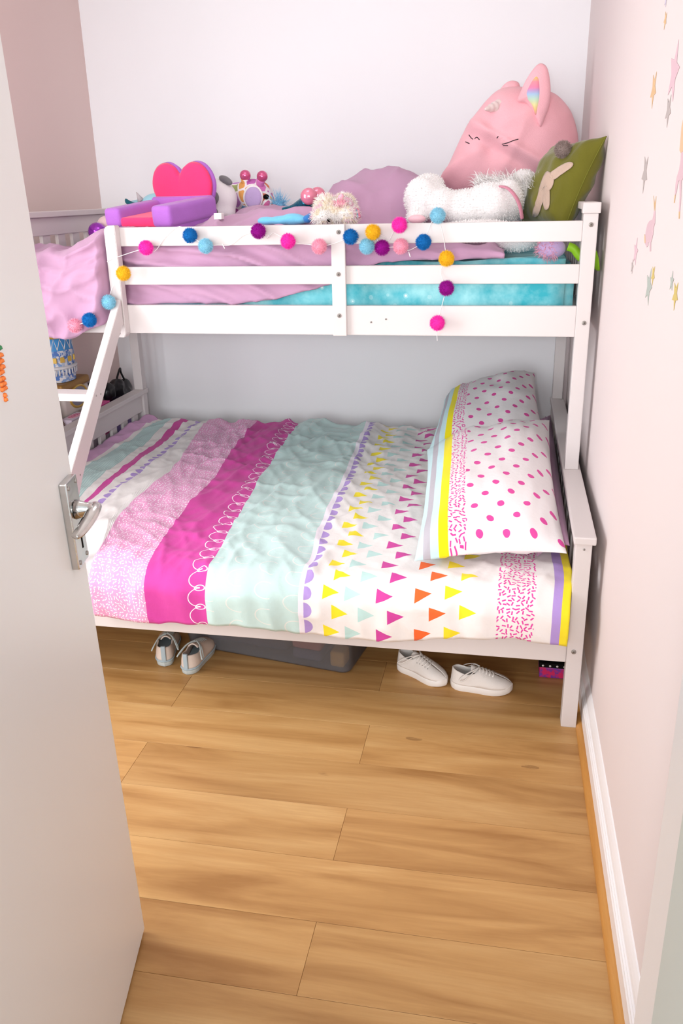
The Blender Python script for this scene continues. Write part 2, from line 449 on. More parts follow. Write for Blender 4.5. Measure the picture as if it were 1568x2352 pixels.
# beaded carrot sticker on the door
M_car = plain('carrot_orange_bead', '#F0823C', .5, .4, var=.08); M_leaf = plain('carrot_leaf_bead', '#3E8A57', .5, .4)
car = thing('carrot_sticker', 'beaded orange carrot sticker at the door\'s far left', 'sticker', D(.30, 1.21, .002))
rn = random.Random(3); V = []
bmx = bmesh.new(); bml = bmesh.new()
for k in range(9):
    z = 1.255-.0075*k; w = .017*(1-k/10)
    for j in range(-2, 3):
        if abs(j)*.006 > w: continue
        bmesh.ops.create_icosphere(bmx, subdivisions=1, radius=.0038, matrix=Matrix.Translation((.303+j*.006+rn.uniform(-.001, .001), .0015, z+rn.uniform(-.001, .001))))
for k in range(5):
    bmesh.ops.create_icosphere(bml, subdivisions=1, radius=.004, matrix=Matrix.Translation((.303+(k-2)*.006, .0015, 1.265+.004*(k % 2))))
dpart('carrot_beads', bm_mesh(bmx, True), M_car, car); dpart('leaf_beads', bm_mesh(bml, True), M_leaf, car)

# ------------------------------------------------------------------ bunk bed
bed = thing('bunk_bed', 'white wooden bunk bed with wide lower bunk and slatted ends', 'bunk bed', (-1.0, .82, 0))
B = .0025
PW = .043; XB0, XB1 = -2.0, 0.0; YB0, YB1 = 0.0, 1.65; YU = .586; ZE = .597
bp = lambda n, a, b, bev=B: part(n, box(a, b, bev), M_bed, bed)
for x in (XB0, XB1-PW):
    for y in (YB0, YB1-PW): bp('lower_post', (x, y, 0), (x+PW, y+PW, ZE-.022))
    xi0, xi1 = (x-.006, x+PW+.006)
    bp('end_cap', (xi0, YB0-.01, ZE-.022), (xi1 if x < -1 else .009, YB1+.004, ZE), .004)
    xm = x+PW/2
    bp('end_board', (xm-.011, YB0+PW, ZE-.105), (xm+.011, YB1-PW, ZE-.022))
    bp('end_board', (xm-.011, YB0+PW, .20), (xm+.011, YB1-PW, .29))
    for k in range(13): bp('end_slat', (xm-.007, .10+k*.117, .288), (xm+.007, .10+k*.117+.05, ZE-.104), .0015)
    for y in (YU, YB1-PW): bp('upper_post', (x, y, ZE), (x+PW, y+PW, 1.39))
    for y in (YU,) : bp('post_cap', (x-.004, y-.006, 1.39), (x+PW+.005, y+PW+.004, 1.421), .003)
    bp('upper_end_cap', (x-.004, YU+PW+.004, 1.40), (x+PW+.004, YB1+.004, 1.421), .003)
    bp('upper_end_board', (xm-.011, YU+PW, 1.335), (xm+.011, YB1-PW, 1.40))
    bp('upper_end_board', (xm-.011, YU+PW, 1.03), (xm+.011, YB1-PW, 1.12))
    for k in range(8): bp('upper_slat', (xm-.007, .665+k*.117, 1.119), (xm+.007, .665+k*.117+.056, 1.336), .0015)
bp('lower_rail', (XB0+PW, .008, .209), (XB1-PW, .03, .298))
bp('lower_rail', (XB0+PW, 1.60, .209), (XB1-PW, 1.622, .298))
bp('upper_rail', (XB0+PW, YU+.002, 1.027), (XB1-PW, YU+.024, 1.121))
bp('upper_rail', (XB0+PW, 1.60, 1.027), (XB1-PW, 1.622, 1.121))
bp('guard_rail', (-1.53, YU+.002, 1.188), (XB1-PW, YU+.022, 1.245))
bp('guard_rail', (-1.53, YU+.002, 1.311), (XB1-PW, YU+.022, 1.370))
bp('guard_post', (-.806, YU-.012, 1.026), (-.761, YU+.002, 1.371))
bm = bmesh.new(); pl = [(-1.556, 1.362), (-1.553, 1.370), (-1.546, 1.376), (-1.538, 1.378), (-1.517, 1.378), (-1.517, 1.030), (-1.524, 1.018), (-1.556, 1.018)]
part('guard_post', plate([(x, .552, z) for x, z in pl], (0, 1, 0), .036, .002), M_bed, bed)
for k in range(12): bp('bed_slat', (XB0+.1+k*.155, .03, .275), (XB0+.17+k*.155, 1.60, .292), .001)
for k in range(12): bp('upper_bed_slat', (XB0+.1+k*.155, YU+.024, 1.035), (XB0+.17+k*.155, 1.60, 1.052), .001)
def bolt(p, r=.0068, nrm=(0, -1, 0)):
    p = Vector(p); nn = Vector(nrm)
    b1 = part('bolt', tube([p-nn*.002, p+nn*.0022], r, 14), M_screw, bed)
    part('bolt_socket', tube([p+nn*.0015, p+nn*.0026], r*.45, 8), M_sock, b1)
for px, py, y in ((777, 533, YU-.012), (777, 630, YU-.012), (779, 725, YU-.012), (267, 720, .552), (272, 765, .552), (1357, 516, YU), (1341, 742, YU),
                  (1317, 1497, 0)): bolt(un(px, py, 'y', y))
for px, py, y in ((989, 1462, .008), (1283, 1478, .008), (1341, 1262, 0), (852, 740, YU+.002), (886, 733, YU+.002)): bolt(un(px, py, 'y', y), .003)

# ladder hooked on at the left of the guard rail
lad = thing('ladder', 'slanted white wooden bed ladder at the left of the upper guard rail', 'ladder', (-1.7, 0, .2))
prof = [(.545, 1.145), (.500, 1.102), (.065, .679), (.035, .640), (-.02, .30), (-.02, .19), (.004, .19), (.004, .30), (.062, .55), (.100, .60), (.142, .656), (.50, 1.026), (.545, 1.065)]
for x in (-1.945, -1.545):
    rl = part('side_rail', plate([(x, y, z) for y, z in prof], (1, 0, 0), .026, .0015), M_bed, lad)
    if x > -1.6:
        for px, py in ((221, 909), (231, 905), (173, 1099), (184, 1091)): 
            p = un(px, py, 'x', -1.519); part('screw_hole', tube([p+Vector((-.001, 0, 0)), p+Vector((.0006, 0, 0))], .0033, 10), M_screw, rl)
for y, z in ((.325, .868), (.105, .655), (.0, .43)): part('rung', box((-1.92, y-.035, z-.012), (-1.545, y+.035, z+.012), .003), M_bed, lad)

# ------------------------------------------------------------------ print materials
def uvxy(nt):
    s = nt.nodes.new('ShaderNodeSeparateXYZ'); nt.links.new(nt.nodes.new('ShaderNodeUVMap').outputs[0], s.inputs[0])
    return X(nt, s.outputs[0]), X(nt, s.outputs[1])
def confetti(nt, u, v, period, hl, hw, rnd=.75):
    """scattered little dashes in random directions"""
    c = nt.nodes.new('ShaderNodeCombineXYZ'); nt.links.new(u.v, c.inputs[0]); nt.links.new(v.v, c.inputs[1])
    vo = nt.nodes.new('ShaderNodeTexVoronoi'); vo.voronoi_dimensions = '2D'; vo.inputs['Scale'].default_value = 1/period; vo.inputs['Randomness'].default_value = rnd
    nt.links.new(c.outputs[0], vo.inputs['Vector'])
    s = nt.nodes.new('ShaderNodeSeparateXYZ'); nt.links.new(vo.outputs['Position'], s.inputs[0])
    du = u-X(nt, s.outputs[0]); dv = v-X(nt, s.outputs[1])
    sc = nt.nodes.new('ShaderNodeSeparateColor'); nt.links.new(vo.outputs['Color'], sc.inputs[0])
    a = X(nt, sc.outputs[0])*6.2832; ca, sa = a.cos(), a.sin()
    return ((du*ca+dv*sa).abs().lt(hl))*((dv*ca-du*sa).abs().lt(hw))
def dots(nt, u, v, pu, pv, r):
    row = (v/pv).fl(); uu = u/pu + row.mod2()*.5
    return (((uu.fr()-.5)*pu).sq()+(((v/pv).fr()-.5)*pv).sq()).sqrt().lt(r)
def fabric(nt, b):
    b.inputs['Roughness'].default_value = .9; b.inputs['Specular IOR Level'].default_value = .12; b.inputs['Sheen Weight'].default_value = .12
    oc = coords(nt); add_bump(nt, b, noise_node(nt, 38, 4, oc, .6).outputs[0], .35, .004)

# duvet: nominal print lines (metres along the bed, as they lie at the front crest)
UL = [-1.955, -1.90, -1.875, -1.715, -1.68, -1.645, -1.59, -1.47, -1.25, -1.075, -.798, -.781, -.238, -.134, -.088, -.060, -.032]
YR = [1.63, 1.2, .78, .42, .10, -.10]       # world y of the table rows; the last stands for the hanging front
TB = [[-1.955]*6, [-1.905, -1.895, -1.885, -1.87, -1.855, -1.855], [-1.880, -1.875, -1.868, -1.855, -1.84, -1.84], [-1.818, -1.785, -1.75, -1.722, -1.70, -1.70],
      [-1.784, -1.74, -1.71, -1.685, -1.66, -1.66], [-1.746, -1.705, -1.68, -1.66, -1.635, -1.635], [-1.684, -1.645, -1.617, -1.602, -1.57, -1.57],
      [-1.649, -1.578, -1.503, -1.507, -1.462, -1.455], [-1.401, -1.366, -1.312, -1.303, -1.28, -1.262], [-1.194, -1.163, -1.132, -1.11, -1.082, -1.08],
      [-.875, -.85, -.826, -.82, -.797, -.803], [-.855, -.832, -.81, -.80, -.782, -.788], [-.25, -.25, -.245, -.24, -.238, -.242], [-.15, -.15, -.145, -.14, -.134, -.143],
      [-.105, -.105, -.10, -.095, -.088, -.096], [-.088, -.082, -.076, -.068, -.062, -.074], [-.06, -.055, -.05, -.045, -.040, -.052]]
def duvet_mesh():
    NU, NV = 300, 210
    us = np.linspace(UL[0], UL[-1], NU)
    V = []; UV = []
    # arc: v from hem (0) up the front and over the top to the back
    for j in range(NV):
        t = j/(NV-1)
        for i in range(NU):
            u = us[i]
            hemz = .262+.03*sstep(-.55, -.15, u)+.012*sstep(-1.2, -1.45, u)-.008*math.sin(u*9+1)-.006*nz(u*14, 2)
            front = -.030+.006*nz(u*5, 7)
            left = sstep(-1.455, -1.50, u)      # left of the ladder the quilt stays on the mattress
            hemz = lerp(hemz, .40, left); front = lerp(front, .17, left)
            drop = (.43-hemz); top = 1.635-front; tot = drop+top
            s = t*tot
            if s < drop: y = front; z = hemz+s; k = 0
            else: y = front+(s-drop); z = .43; k = 1
            # rounded crest
            d = s-drop; R = .07
            if abs(d) < R:
                a = (d/R+1)*.5
                y = front + R*.62*a*a if d < 0 else front+d*.62+R*.62*.25*(1-d/R)+d*.38*(d/R)
                y = front + R*(a*a)
                z = .43-R*(1-a)**2
            yy = min(y, 1.63)
            x = interp(-yy, [-q for q in YR], [interp(u, UL, [TB[r][c] for r in range(len(UL))]) for c in range(6)]) if False else 0
            V.append([u, y, z, t, d]); UV.append((u, s))
    A = np.array(V)
    # print line -> world x, row by row
    T = np.array(TB)                                   # lines x rows
    cols = np.array([np.interp(A[:, 0], UL, T[:, c]) for c in range(6)])   # rows x verts
    yc = np.clip(A[:, 1], -.10, 1.63)
    yr = np.array(YR)[::-1]; cols = cols[::-1]
    k = np.clip(np.searchsorted(yr, yc)-1, 0, 4); f = (yc-yr[k])/(yr[k+1]-yr[k]); ar = np.arange(len(yc))
    xs = cols[k, ar]*(1-f)+cols[k+1, ar]*f
    out = []
    for n in range(len(A)):
        u, y, z, t, d = A[n]; x = xs[n]
        on = sstep(-.05, .08, d)                       # 1 on the top, 0 on the hanging front
        # quilt body: a soft fullness, sinking at the foot and towards the wall
        h = .030*math.sin(PI*min(1, max(0, (y+.05)/1.75)))**.7 + .014*nz(x*2.2, y*2.2, 3)
        wx = x+.05*nz(x*3, y*3, 9); wy = y+.06*nz(x*3+5, y*3, 1)
        # creases fanning across the bed
        cr = 0
        amp = .5+.5*sstep(-.6, -.9, x)*(1-sstep(-1.45, -1.7, x))+.35*sstep(.8, 1.5, y)
        q1 = wx-.30*wy; l1 = wy+.30*wx; q2 = wx+.45*wy; l2 = wy-.45*wx
        cr += .0105*ridge(nz(q1*9, l1*2.0, 5), 2.4, 1.4) + .006*ridge(nz(q2*13, l2*3.0, 8), 2.6, 1.4)
        cr += .0035*ridge(nz(q1*24, l1*6, 12), 2.4, 1.2) + .006*ridge(nz(x*3-y*1.5, y*9+x*4, 15), 3.2, 1.3)
        cr += .008*sstep(1.1, 1.6, y)*math.sin(x*34+4*nz(x*3, 0))
        dz = (h+cr*amp+.012*sstep(-1.86, -1.95, x))*on
        # front: hanging folds push outward
        ff = (1-on)*(.010*nz(x*16, z*3, 2)+.008*(1-abs(nz(x*11+z*6, z*8, 4)))**3 + .012*math.sin(PI*min(1, max(0, (z-.26)/.18))))
        out.append((x+.006*nz(x*6, y*6, 20)*on, y-ff, z+dz))
    Fc = [(j*NU+i, j*NU+i+1, (j+1)*NU+i+1, (j+1)*NU+i) for j in range(NV-1) for i in range(NU-1)]
    return mesh(out, Fc, True, UV)
def duvet_material():
    mt, nt, b = newmat('striped_duvet_print'); u, v = uvxy(nt)
    wob = nt.nodes.new('ShaderNodeTexNoise'); wob.inputs['Scale'].default_value = 5; nt.links.new(nt.nodes.new('ShaderNodeUVMap').outputs[0], wob.inputs['Vector'])
    MINT, MAG, LIL, YEL, ORG, WHT, PUR = '#C3DAD6', '#CE479B', '#E3B2D2', '#F2DC2E', '#F26A34', '#EBE4E1', '#B194D2'
    c = rgba(WHT)
    c = mixc(nt, u.lt(UL[1]), c, '#D9A6CC')
    stripes = ((u*(1/.0135)).fr().gt(.5))
    c = mixc(nt, u.band(UL[2], UL[3]), c, mixc(nt, stripes, MINT, '#AFCBC9'))
    c = mixc(nt, u.band(UL[4], UL[5]), c, MAG)
    def scallop(base, r, per, side=1):
        du = (u-base)*side; dv = ((v/per).fr()-.5)*per
        return du.gt(0)*((du.sq()+dv.sq()).sqrt().lt(r))
    c = mixc(nt, scallop(UL[6], .021, .05, -1), c, PUR)
    # small white dashes on pink
    dash = confetti(nt, u, v, .0115, .0040, .0016, .7)
    c = mixc(nt, u.band(UL[7], UL[8]), c, mixc(nt, dash, '#E59FC6', '#F6E3EE'))
    # magenta band with a white looped line
    def ring(du, dv, r, w, e=1.0): return (((du*e).sq()+dv.sq()).sqrt()-r).abs().lt(w)
    per = .062; dv = ((v/per).fr()-.5)*per
    base = UL[9]-.022
    big = ring(u-(base+.004), dv, .030, .0012)*(u.lt(base+.006)); sm = ring(u-(base+.006), ((v/per+.5).fr()-.5)*per, .0085, .0012, .62)
    c = mixc(nt, u.band(UL[8], UL[9]), c, MAG)
    c = mixc(nt, u.band(UL[9]-.07, UL[9])*(big.max(sm)), c, '#F7E9F0')
    # mint with faint loops
    pr = .085; fu = ((u/pr).fr()-.5)*pr; fv = ((v/pr+(u/pr).fl()*.37).fr()-.5)*pr
    faint = ring(fu, fv, .027, .0013, .8)*fu.lt(.012)
    c = mixc(nt, u.band(UL[9], UL[10]), c, mixc(nt, faint*.55, MINT, '#F1E2DC'))
    c = mixc(nt, u.band(UL[10], UL[11]), c, '#EFE6EE')
    c = mixc(nt, scallop(UL[11], .0235, .055), c, PUR)
    # pennants
    def tri(base, off, size, per, col, cc):
        du = (u-base)/size; dv = (((v+off)/per).fr()-.5).abs()*(per*2/size)
        return mixc(nt, du.band(0, 1)*(dv.lt(1-du)), cc, col)
    for base, d, col in ((-.726, .026, YEL), (-.663, .040, '#BBD8D3'), (-.572, .033, MAG), (-.464, .041, ORG), (-.381, .041, YEL)):
        c = tri(base, .045, .047, .13, col, c); c = tri(base+d, .11, .047, .13, col, c)
    conf = confetti(nt, u, v, .0132, .0058, .0021, .6)
    c = mixc(nt, u.band(UL[12], UL[13])*conf, c, '#E0479F')
    c = mixc(nt, u.band(UL[14], UL[15]), c, PUR)
    c = mixc(nt, u.gt(UL[15]), c, YEL)
    nt.links.new(c, b.inputs['Base Color']); fabric(nt, b); return mt
M_duvet = duvet_material()
def pillow_material():
    mt, nt, b = newmat('polka_dot_pillow_print'); u, v = uvxy(nt)
    c = rgba('#ECE5E5')
    dd_ = dots(nt, u+(v*.12), v, .076, .048, .0104)
    c = mixc(nt, dd_, c, '#DE4F9F')
    c = mixc(nt, u.lt(.150), c, '#ECE5E5')
    c = mixc(nt, u.lt(.150)*confetti(nt, u, v, .0128, .0055, .0021, .6), c, '#E0479F')
    c = mixc(nt, u.lt(.098), c, '#F4E21E')
    c = mixc(nt, u.lt(.070), c, '#CBE6EA')
    c = mixc(nt, u.band(.025, .046), c, '#B9B4BC')
    nt.links.new(c, b.inputs['Base Color']); fabric(nt, b); return mt
M_pillow = pillow_material()

def pillow_surface(c, th, pinch=.06, wr=.006, seed=0, pw=2.6, sag=0.0, flat=1.0):
    """c: four corners (u0v0,u1v0,u1v1,u0v1); returns f(u,v,side)->point"""
    c = [Vector(q) for q in c]; nrm = ((c[1]-c[0]).cross(c[3]-c[0])+(c[2]-c[3]).cross(c[2]-c[1])).normalized()
    mid = sum(c, Vector())/4
    def f(u, v, side=1):
        a = abs(2*u-1); b = abs(2*v-1)
        # edges bow in between the corners
        uu = .5+(u-.5)*(1-pinch*(1-b**2)*a); vv = .5+(v-.5)*(1-pinch*(1-a**2)*b)
        p = (c[0]*(1-uu)+c[1]*uu)*(1-vv)+(c[3]*(1-uu)+c[2]*uu)*vv
        h = max(0, (1-a**pw))**.55*max(0, (1-b**pw))**.55
        w = wr*(nz(u*5+seed, v*5, seed)+.7*(1-abs(nz(u*9+seed, v*4-u*3, 4+seed)))**3*(.4+.6*max(a, b)))
        edge = .0 if h == 0 else 1
        return p + nrm*side*(th*h*.5*(flat if side < 0 else 1) + w*edge*min(1, h*3)) + Vector((0, 0, -sag*h))
    return f, nrm
def pillow_mesh(c, th, n=44, uvscale=True, **kw):
    f, nrm = pillow_surface(c, th, **kw); V = []; UV = []; Fc = []
    lu = (Vector(c[1])-Vector(c[0])).length; lv = (Vector(c[3])-Vector(c[0])).length
    for side in (1, -1):
        st = len(V)
        for j in range(n+1):
            for i in range(n+1):
                u, v = .5-.5*math.cos(PI*i/n), .5-.5*math.cos(PI*j/n)
                V.append(f(u, v, side)); UV.append((u*lu, v*lv))
        for j in range(n):
            for i in range(n):
                q = (st+j*(n+1)+i, st+j*(n+1)+i+1, st+(j+1)*(n+1)+i+1, st+(j+1)*(n+1)+i); Fc.append(q if side > 0 else q[::-1])
    return mesh(V, Fc, True, UV)

# ------------------------------------------------------------------ lower bunk bedding
def soft_box(a, b, rad, nx=30, ny=20, wob=.004, seed=0):
    bm = bmesh.new(); add_box(bm, a, b, rad, 5); me = bm_mesh(bm, True); return me
M_matt = plain('white_mattress_ticking', '#E9E2E0', .9, .1, bump=.3, bscale=120)
solo('lower_mattress', soft_box((-1.95, .036, .292), (-.05, 1.595, .42), .04), M_matt, 'white double mattress under the striped duvet', 'mattress')
dv = solo('lower_duvet', duvet_mesh(), M_duvet, 'striped pastel duvet with bunting triangles spread over the lower bunk', 'duvet')
md = dv.modifiers.new('thickness', 'SOLIDIFY'); md.thickness = .008; md.offset = -1
M_lilac = plain('lilac_cotton', '#BD93AF', .92, .1, var=.05, scale=5, bump=.4, bscale=30, sheen=.15, bdist=.004)
f1, _ = pillow_surface([(-.16, .16, .44), (-.045, .16, .46), (-.045, 1.56, .50), (-.16, 1.56, .48)], .17)
solo('lilac_bolster', pillow_mesh([(-.135, .14, .47), (-.046, .14, .51), (-.046, 1.58, .53), (-.135, 1.58, .50)], .09, wr=.008, seed=3), M_lilac, 'folded lilac sheet tucked at the head of the lower bunk', 'sheet')
solo('pillow', pillow_mesh([(-.535, 1.02, .50), (-.075, 1.06, .54), (-.125, 1.585, .715), (-.505, 1.60, .60)], .20, seed=11, wr=.012, pw=3.0, pinch=.07, flat=.3), M_pillow, 'pink polka dot pillow at the back, leaning towards the wall', 'pillow', 'polka dot pillows on the lower bunk')
solo('pillow', pillow_mesh([(-.478, .050, .475), (-.056, .095, .505), (-.080, 1.00, .655), (-.520, .86, .565)], .235, seed=23, wr=.014, pw=3.0, pinch=.07, flat=.25), M_pillow, 'pink polka dot pillow in front, nearest the bed\'s front edge', 'pillow', 'polka dot pillows on the lower bunk')

# ------------------------------------------------------------------ upper bunk bedding
def star_sheet():
    mt, nt, b = newmat('turquoise_star_sheet'); oc = coords(nt)
    n = noise_node(nt, 9, 5, oc, .6); c = mixc(nt, (X(nt, n.outputs[0])-.36)*3.4, '#45B9C8', '#ABE6EA')
    vo = nt.nodes.new('ShaderNodeTexVoronoi'); vo.inputs['Scale'].default_value = 19; nt.links.new(oc, vo.inputs['Vector'])
    st = X(nt, vo.outputs['Distance']); c = mixc(nt, st.lt(.075), c, '#EAFBFB')
    c = mixc(nt, st.lt(.16)*.28, c, '#E0F8F8')
    nt.links.new(c, b.inputs['Base Color']); fabric(nt, b); return mt
M_star = star_sheet()
def mattress_up():
    me = box((-1.95, .650, 1.054), (-.05, 1.595, 1.250), 0); bm = bmesh.new(); bm.from_mesh(me)
    bmesh.ops.bevel(bm, geom=list(bm.edges), offset=.03, segments=4, affect='EDGES')
    bmesh.ops.subdivide_edges(bm, edges=[e for e in bm.edges if e.calc_length() > .1], cuts=40, use_grid_fill=True)
    for v in bm.verts:
        k = 1 if v.co.z > 1.1 else 0
        v.co.z += k*(.010*nz(v.co.x*5, v.co.y*5, 1)+.006*(1-abs(nz(v.co.x*9, v.co.z*20, 6)))**3)
        if v.co.y < .665: v.co.y += .006*nz(v.co.x*8+v.co.z*10, v.co.z*22-v.co.x*6, 3)
    return bm_mesh(bm, True)
solo('upper_mattress', mattress_up(), M_star, 'mattress in a turquoise star print sheet on the upper bunk', 'mattress')
def lilac_duvet():
    NU, NV = 240, 150; V = []; x0, x1 = -1.945, -.27
    for j in range(NV):
        for i in range(NU):
            a = i/(NU-1); x = lerp(x0, x1, a)
            left = 1-sstep(-1.575, -1.545, x)             # over the ladder opening the quilt hangs outside the rail
            yf = lerp(.613, .535, left)
            zlow = lerp(interp(x, [-1.6, -1.15, -1.02, -.82, -.66, -.55, -.27], [1.122, 1.122, 1.135, 1.185, 1.252, 1.258, 1.262]), 1.018+.035*sstep(-1.72, -1.575, x)*1.3, left)
            # crest height at the front
            zt = interp(x, [-1.95, -1.75, -1.56, -1.2, -.9, -.72, -.55, -.27], [1.285, 1.285, 1.345, 1.345, 1.335, 1.305, 1.292, 1.278])
            drop = zt-zlow; top = 1.585-yf; tot = drop+top; s = j/(NV-1)*tot
            # spend more rows on the front
            if s < drop: y = yf; z = zlow+s
            else: y = yf+(s-drop); z = zt
            d = s-drop; R = min(.05, drop*.8)
            if abs(d) < R:
                q = (d/R+1)*.5; y = yf+R*q*q; z = zt-R*(1-q)**2
            on = sstep(-.02, .06, d); g = y-yf
            z += on*(.055*sstep(0, .22, g)*sstep(-1.36, -1.2, x)*(1-sstep(-.95, -.7, x))*(1-.3*sstep(.5, .9, g)))
            # the bunched heap in the middle of the bunk
            hx = (x+.73)/.19; hy = (y-1.22)/.30; z += on*.200*math.exp(-(hx*hx+hy*hy)**1.1)
            hx = (x+.60)/.10; hy = (y-1.12)/.22; z += on*.085*math.exp(-(hx*hx+hy*hy))
            z += on*.012*nz(x*4, y*4, 4)+on*.020*ridge(nz(x*5+y*3, y*3-x*2, 7), 2.4)+on*.008*ridge(nz(x*11-y*6, y*6+x*4, 3))
            z -= on*.08*sstep(1.35, 1.6, y)
            # the hanging part over the ladder opening: big swags
            fo = (1-on)
            sw = left*fo
            sx = (x+1.73); w = 0
            fold = (1-abs(math.sin((z*62-sx*sx*420+14*nz(x*3, z*3, 3))*.5)))**2
            bulge = math.sin(PI*min(1, max(0, (z-1.02)/.27)))
            y -= sw*(.030*bulge+.024*fold*(.5+.7*nz(x*4, z*4, 11)+.3)+.026*ridge(nz(x*8-z*6, z*7+x*5, 5), 2.2))
            z += sw*.01*nz(x*12, 3)
            # behind the bars: slanting creases
            y += (1-left)*fo*(.016-.030*(1-abs(math.sin(z*42+x*13+2.6*nz(x*2.2, z*4, 8))))**1.5*(.45+.9*nz(x*3, z*5, 14)+.25)-.008*ridge(nz(x*4+z*6, z*26+x*9, 9)))
            V.append((x+.008*nz(x*5, y*5, z*5), y, z))
    Fc = [(j*NU+i, j*NU+i+1, (j+1)*NU+i+1, (j+1)*NU+i) for j in range(NV-1) for i in range(NU-1)]
    return mesh(V, Fc, True)
ld = solo('upper_duvet', lilac_duvet(), M_lilac, 'crumpled lilac duvet on the upper bunk, hanging over the ladder end', 'duvet')
md = ld.modifiers.new('thickness', 'SOLIDIFY'); md.thickness = .006; md.offset = -1
#PART2

# ------------------------------------------------------------------ pom-pom garland along the guard rail
def pompom_mesh(r, seed=1):
    rn = random.Random(seed); V = []; Fc = []
    base = ball((0, 0, 0), r*.78, 2)
    pn = []
    for k in range(1100):
        z = 1-2*(k+.5)/1100; a = k*2.399963; s = math.sqrt(1-z*z); n = Vector((s*math.cos(a), s*math.sin(a), z)); pn.append((n*r*.72, n))
    h = hair(pn, r*.30, r*.028, seed, 0, .22)
    return join(base, h)
POM = {'yellow': '#EFBE2E', 'blue': '#1F74B8', 'pale blue': '#93CCE0', 'hot pink': '#FB3FB6', 'pale pink': '#F5A9BE', 'purple': '#9E1B92'}
pom_me = {}
for k, h in POM.items():
    pom_me[k] = pompom_mesh(.0262, len(k)); pom_me[k].materials.append(plain('yarn_'+k.replace(' ', '_'), h, .95, .08, var=.12, scale=300))
M_thread = plain('white_thread', '#F4EFEF', .8, .2)
gar = thing('pompom_garland', 'garland of coloured yarn pom poms strung along the upper guard rail', 'garland', (-.9, .55, 1.2))
YG = .556
poms = [(172, 748, 'pale pink', .475), (205, 735, 'blue', .468), (249, 694, 'pale blue', .515), (283, 628, 'yellow', .522), (335, 569, 'hot pink', YG), (436, 541, 'blue', YG), (472, 565, 'pale blue', YG),
        (593, 531, 'purple', YG), (661, 554, 'hot pink', YG), (733, 566, 'pale pink', YG), (805, 544, 'blue', YG-.004), (842, 566, 'pale blue', YG+.004), (856, 533, 'yellow', YG), (877, 569, 'purple', YG+.012),
        (920, 566, 'pale pink', YG+.012), (917, 517, 'hot pink', YG), (972, 556, 'blue', YG), (1005, 495, 'pale blue', YG+.02), (1025, 594, 'yellow', YG), (1025, 662, 'purple', YG), (1004, 742, 'hot pink', YG)]
pp = []
for px, py, c, y in poms:
    p = un(px, py, 'y', y); pp.append(p)
    o = bpy.data.objects.new('pompom', pom_me[c]); COL.objects.link(o); o.parent = gar; o.location = p-gar.location
    o.rotation_euler = (px*.7, py*.3, px*.11); o['label'] = c+' yarn pom pom'
P = pp
def y_(px, py, y): return un(px, py, 'y', y)
thr = [[P[0], P[1], y_(228, 705, .50), P[2]], [P[2], y_(258, 660, .54), P[3]], [P[3], y_(262, 606, .549), y_(250, 598, .549), P[4]], [P[4], y_(355, 577, .583), y_(380, 545, .583), y_(412, 520, .58), P[5]],
       [P[5], P[6]], [P[6], y_(500, 563, .583), y_(530, 562, .583), y_(560, 540, .583), P[7]], [P[7], y_(615, 546, .583), y_(628, 535, .583), P[8]], [P[8], y_(690, 560, .583), y_(712, 562, .583), P[9]],
       [P[9], y_(765, 560, .57), P[10]], [P[10], P[11]], [P[11], P[12]], [P[12], P[13]], [P[13], P[14]], [P[12], y_(885, 545, .583), y_(893, 552, .583), y_(905, 530, .58), P[15]],
       [P[14], y_(935, 575, .58), y_(950, 570, .58), P[16]], [P[16], y_(985, 525, .583), y_(992, 508, .585), P[17]], [P[17], y_(1017, 540, .58), P[18]], [P[18], y_(1012, 625, .585), P[19]], [P[19], y_(1015, 700, .585), P[20]], [P[20], y_(1003, 765, .583), y_(1004, 783, .583)]]
th_me = join(*[tube(spline(t, 5), .0011, 5) for t in thr])
part('thread', th_me, M_thread, gar)
for a, b in (((736, 560), (735, 574)), ((510, 560), (516, 571)), ((938, 578), (942, 590)), ((612, 548), (618, 540)), ((990, 500), (1008, 505)), ((232, 706), (240, 720))):
    part('thread_knot', tube([y_(*a, .575), y_(*b, .572)], .0016, 6), M_thread, gar)

# ------------------------------------------------------------------ heart armchair (plush)
M_pur = plush('purple_plush', '#B06BC4'); M_hot = plush('hot_pink_plush', '#FF3D74')
hb = Vector((.27, .963, 0)).normalized(); hr_ = Vector((hb.y, -hb.x, 0)); ho = Vector((-1.500, .715, 1.348))
chair = thing('heart_armchair', 'purple plush toy armchair with hot pink heart backrest on the upper bunk', 'toy chair', ho)
MC = Matrix(((hr_.x, hb.x, 0, ho.x), (hr_.y, hb.y, 0, ho.y), (0, 0, 1, ho.z), (0, 0, 0, 1))) @ Matrix.Rotation(math.radians(5.5), 4, 'X')
cp = lambda n, me, mt, lab=None, par=None: part(n, xform(me, MC), mt, par or chair, lab)
def sbox(a, b, rad): 
    bm = bmesh.new(); add_box(bm, a, b, rad, 4); return bm_mesh(bm, True)
cp('seat_base', sbox((-.125, .01, 0), (.135, .27, .026), .010), M_pur)
cp('seat_cushion', sbox((-.085, .0, .018), (.085, .25, .050), .014), M_hot)
cp('arm', xform(sbox((-.142, -.005, .020), (-.075, .265, .082), .018), Matrix.Rotation(math.radians(2), 4, 'Z')), M_pur)
cp('arm', sbox((.062, -.01, .018), (.142, .275, .088), .018), M_pur)
cp('back_band', sbox((-.125, .235, .02), (.13, .285, .092), .016), M_pur)
hp_ = [(0, .155), (.022, .178), (.055, .192), (.092, .185), (.120, .158), (.132, .118), (.122, .075), (.098, .035), (.06, .005), (0, -.01), (-.06, .005), (-.098, .035), (-.122, .075), (-.132, .118), (-.120, .158), (-.092, .185), (-.055, .192), (-.022, .178)]
ol = [v for v in closed_spline([(x, .272, z+.012) for x, z in hp_], 5)]
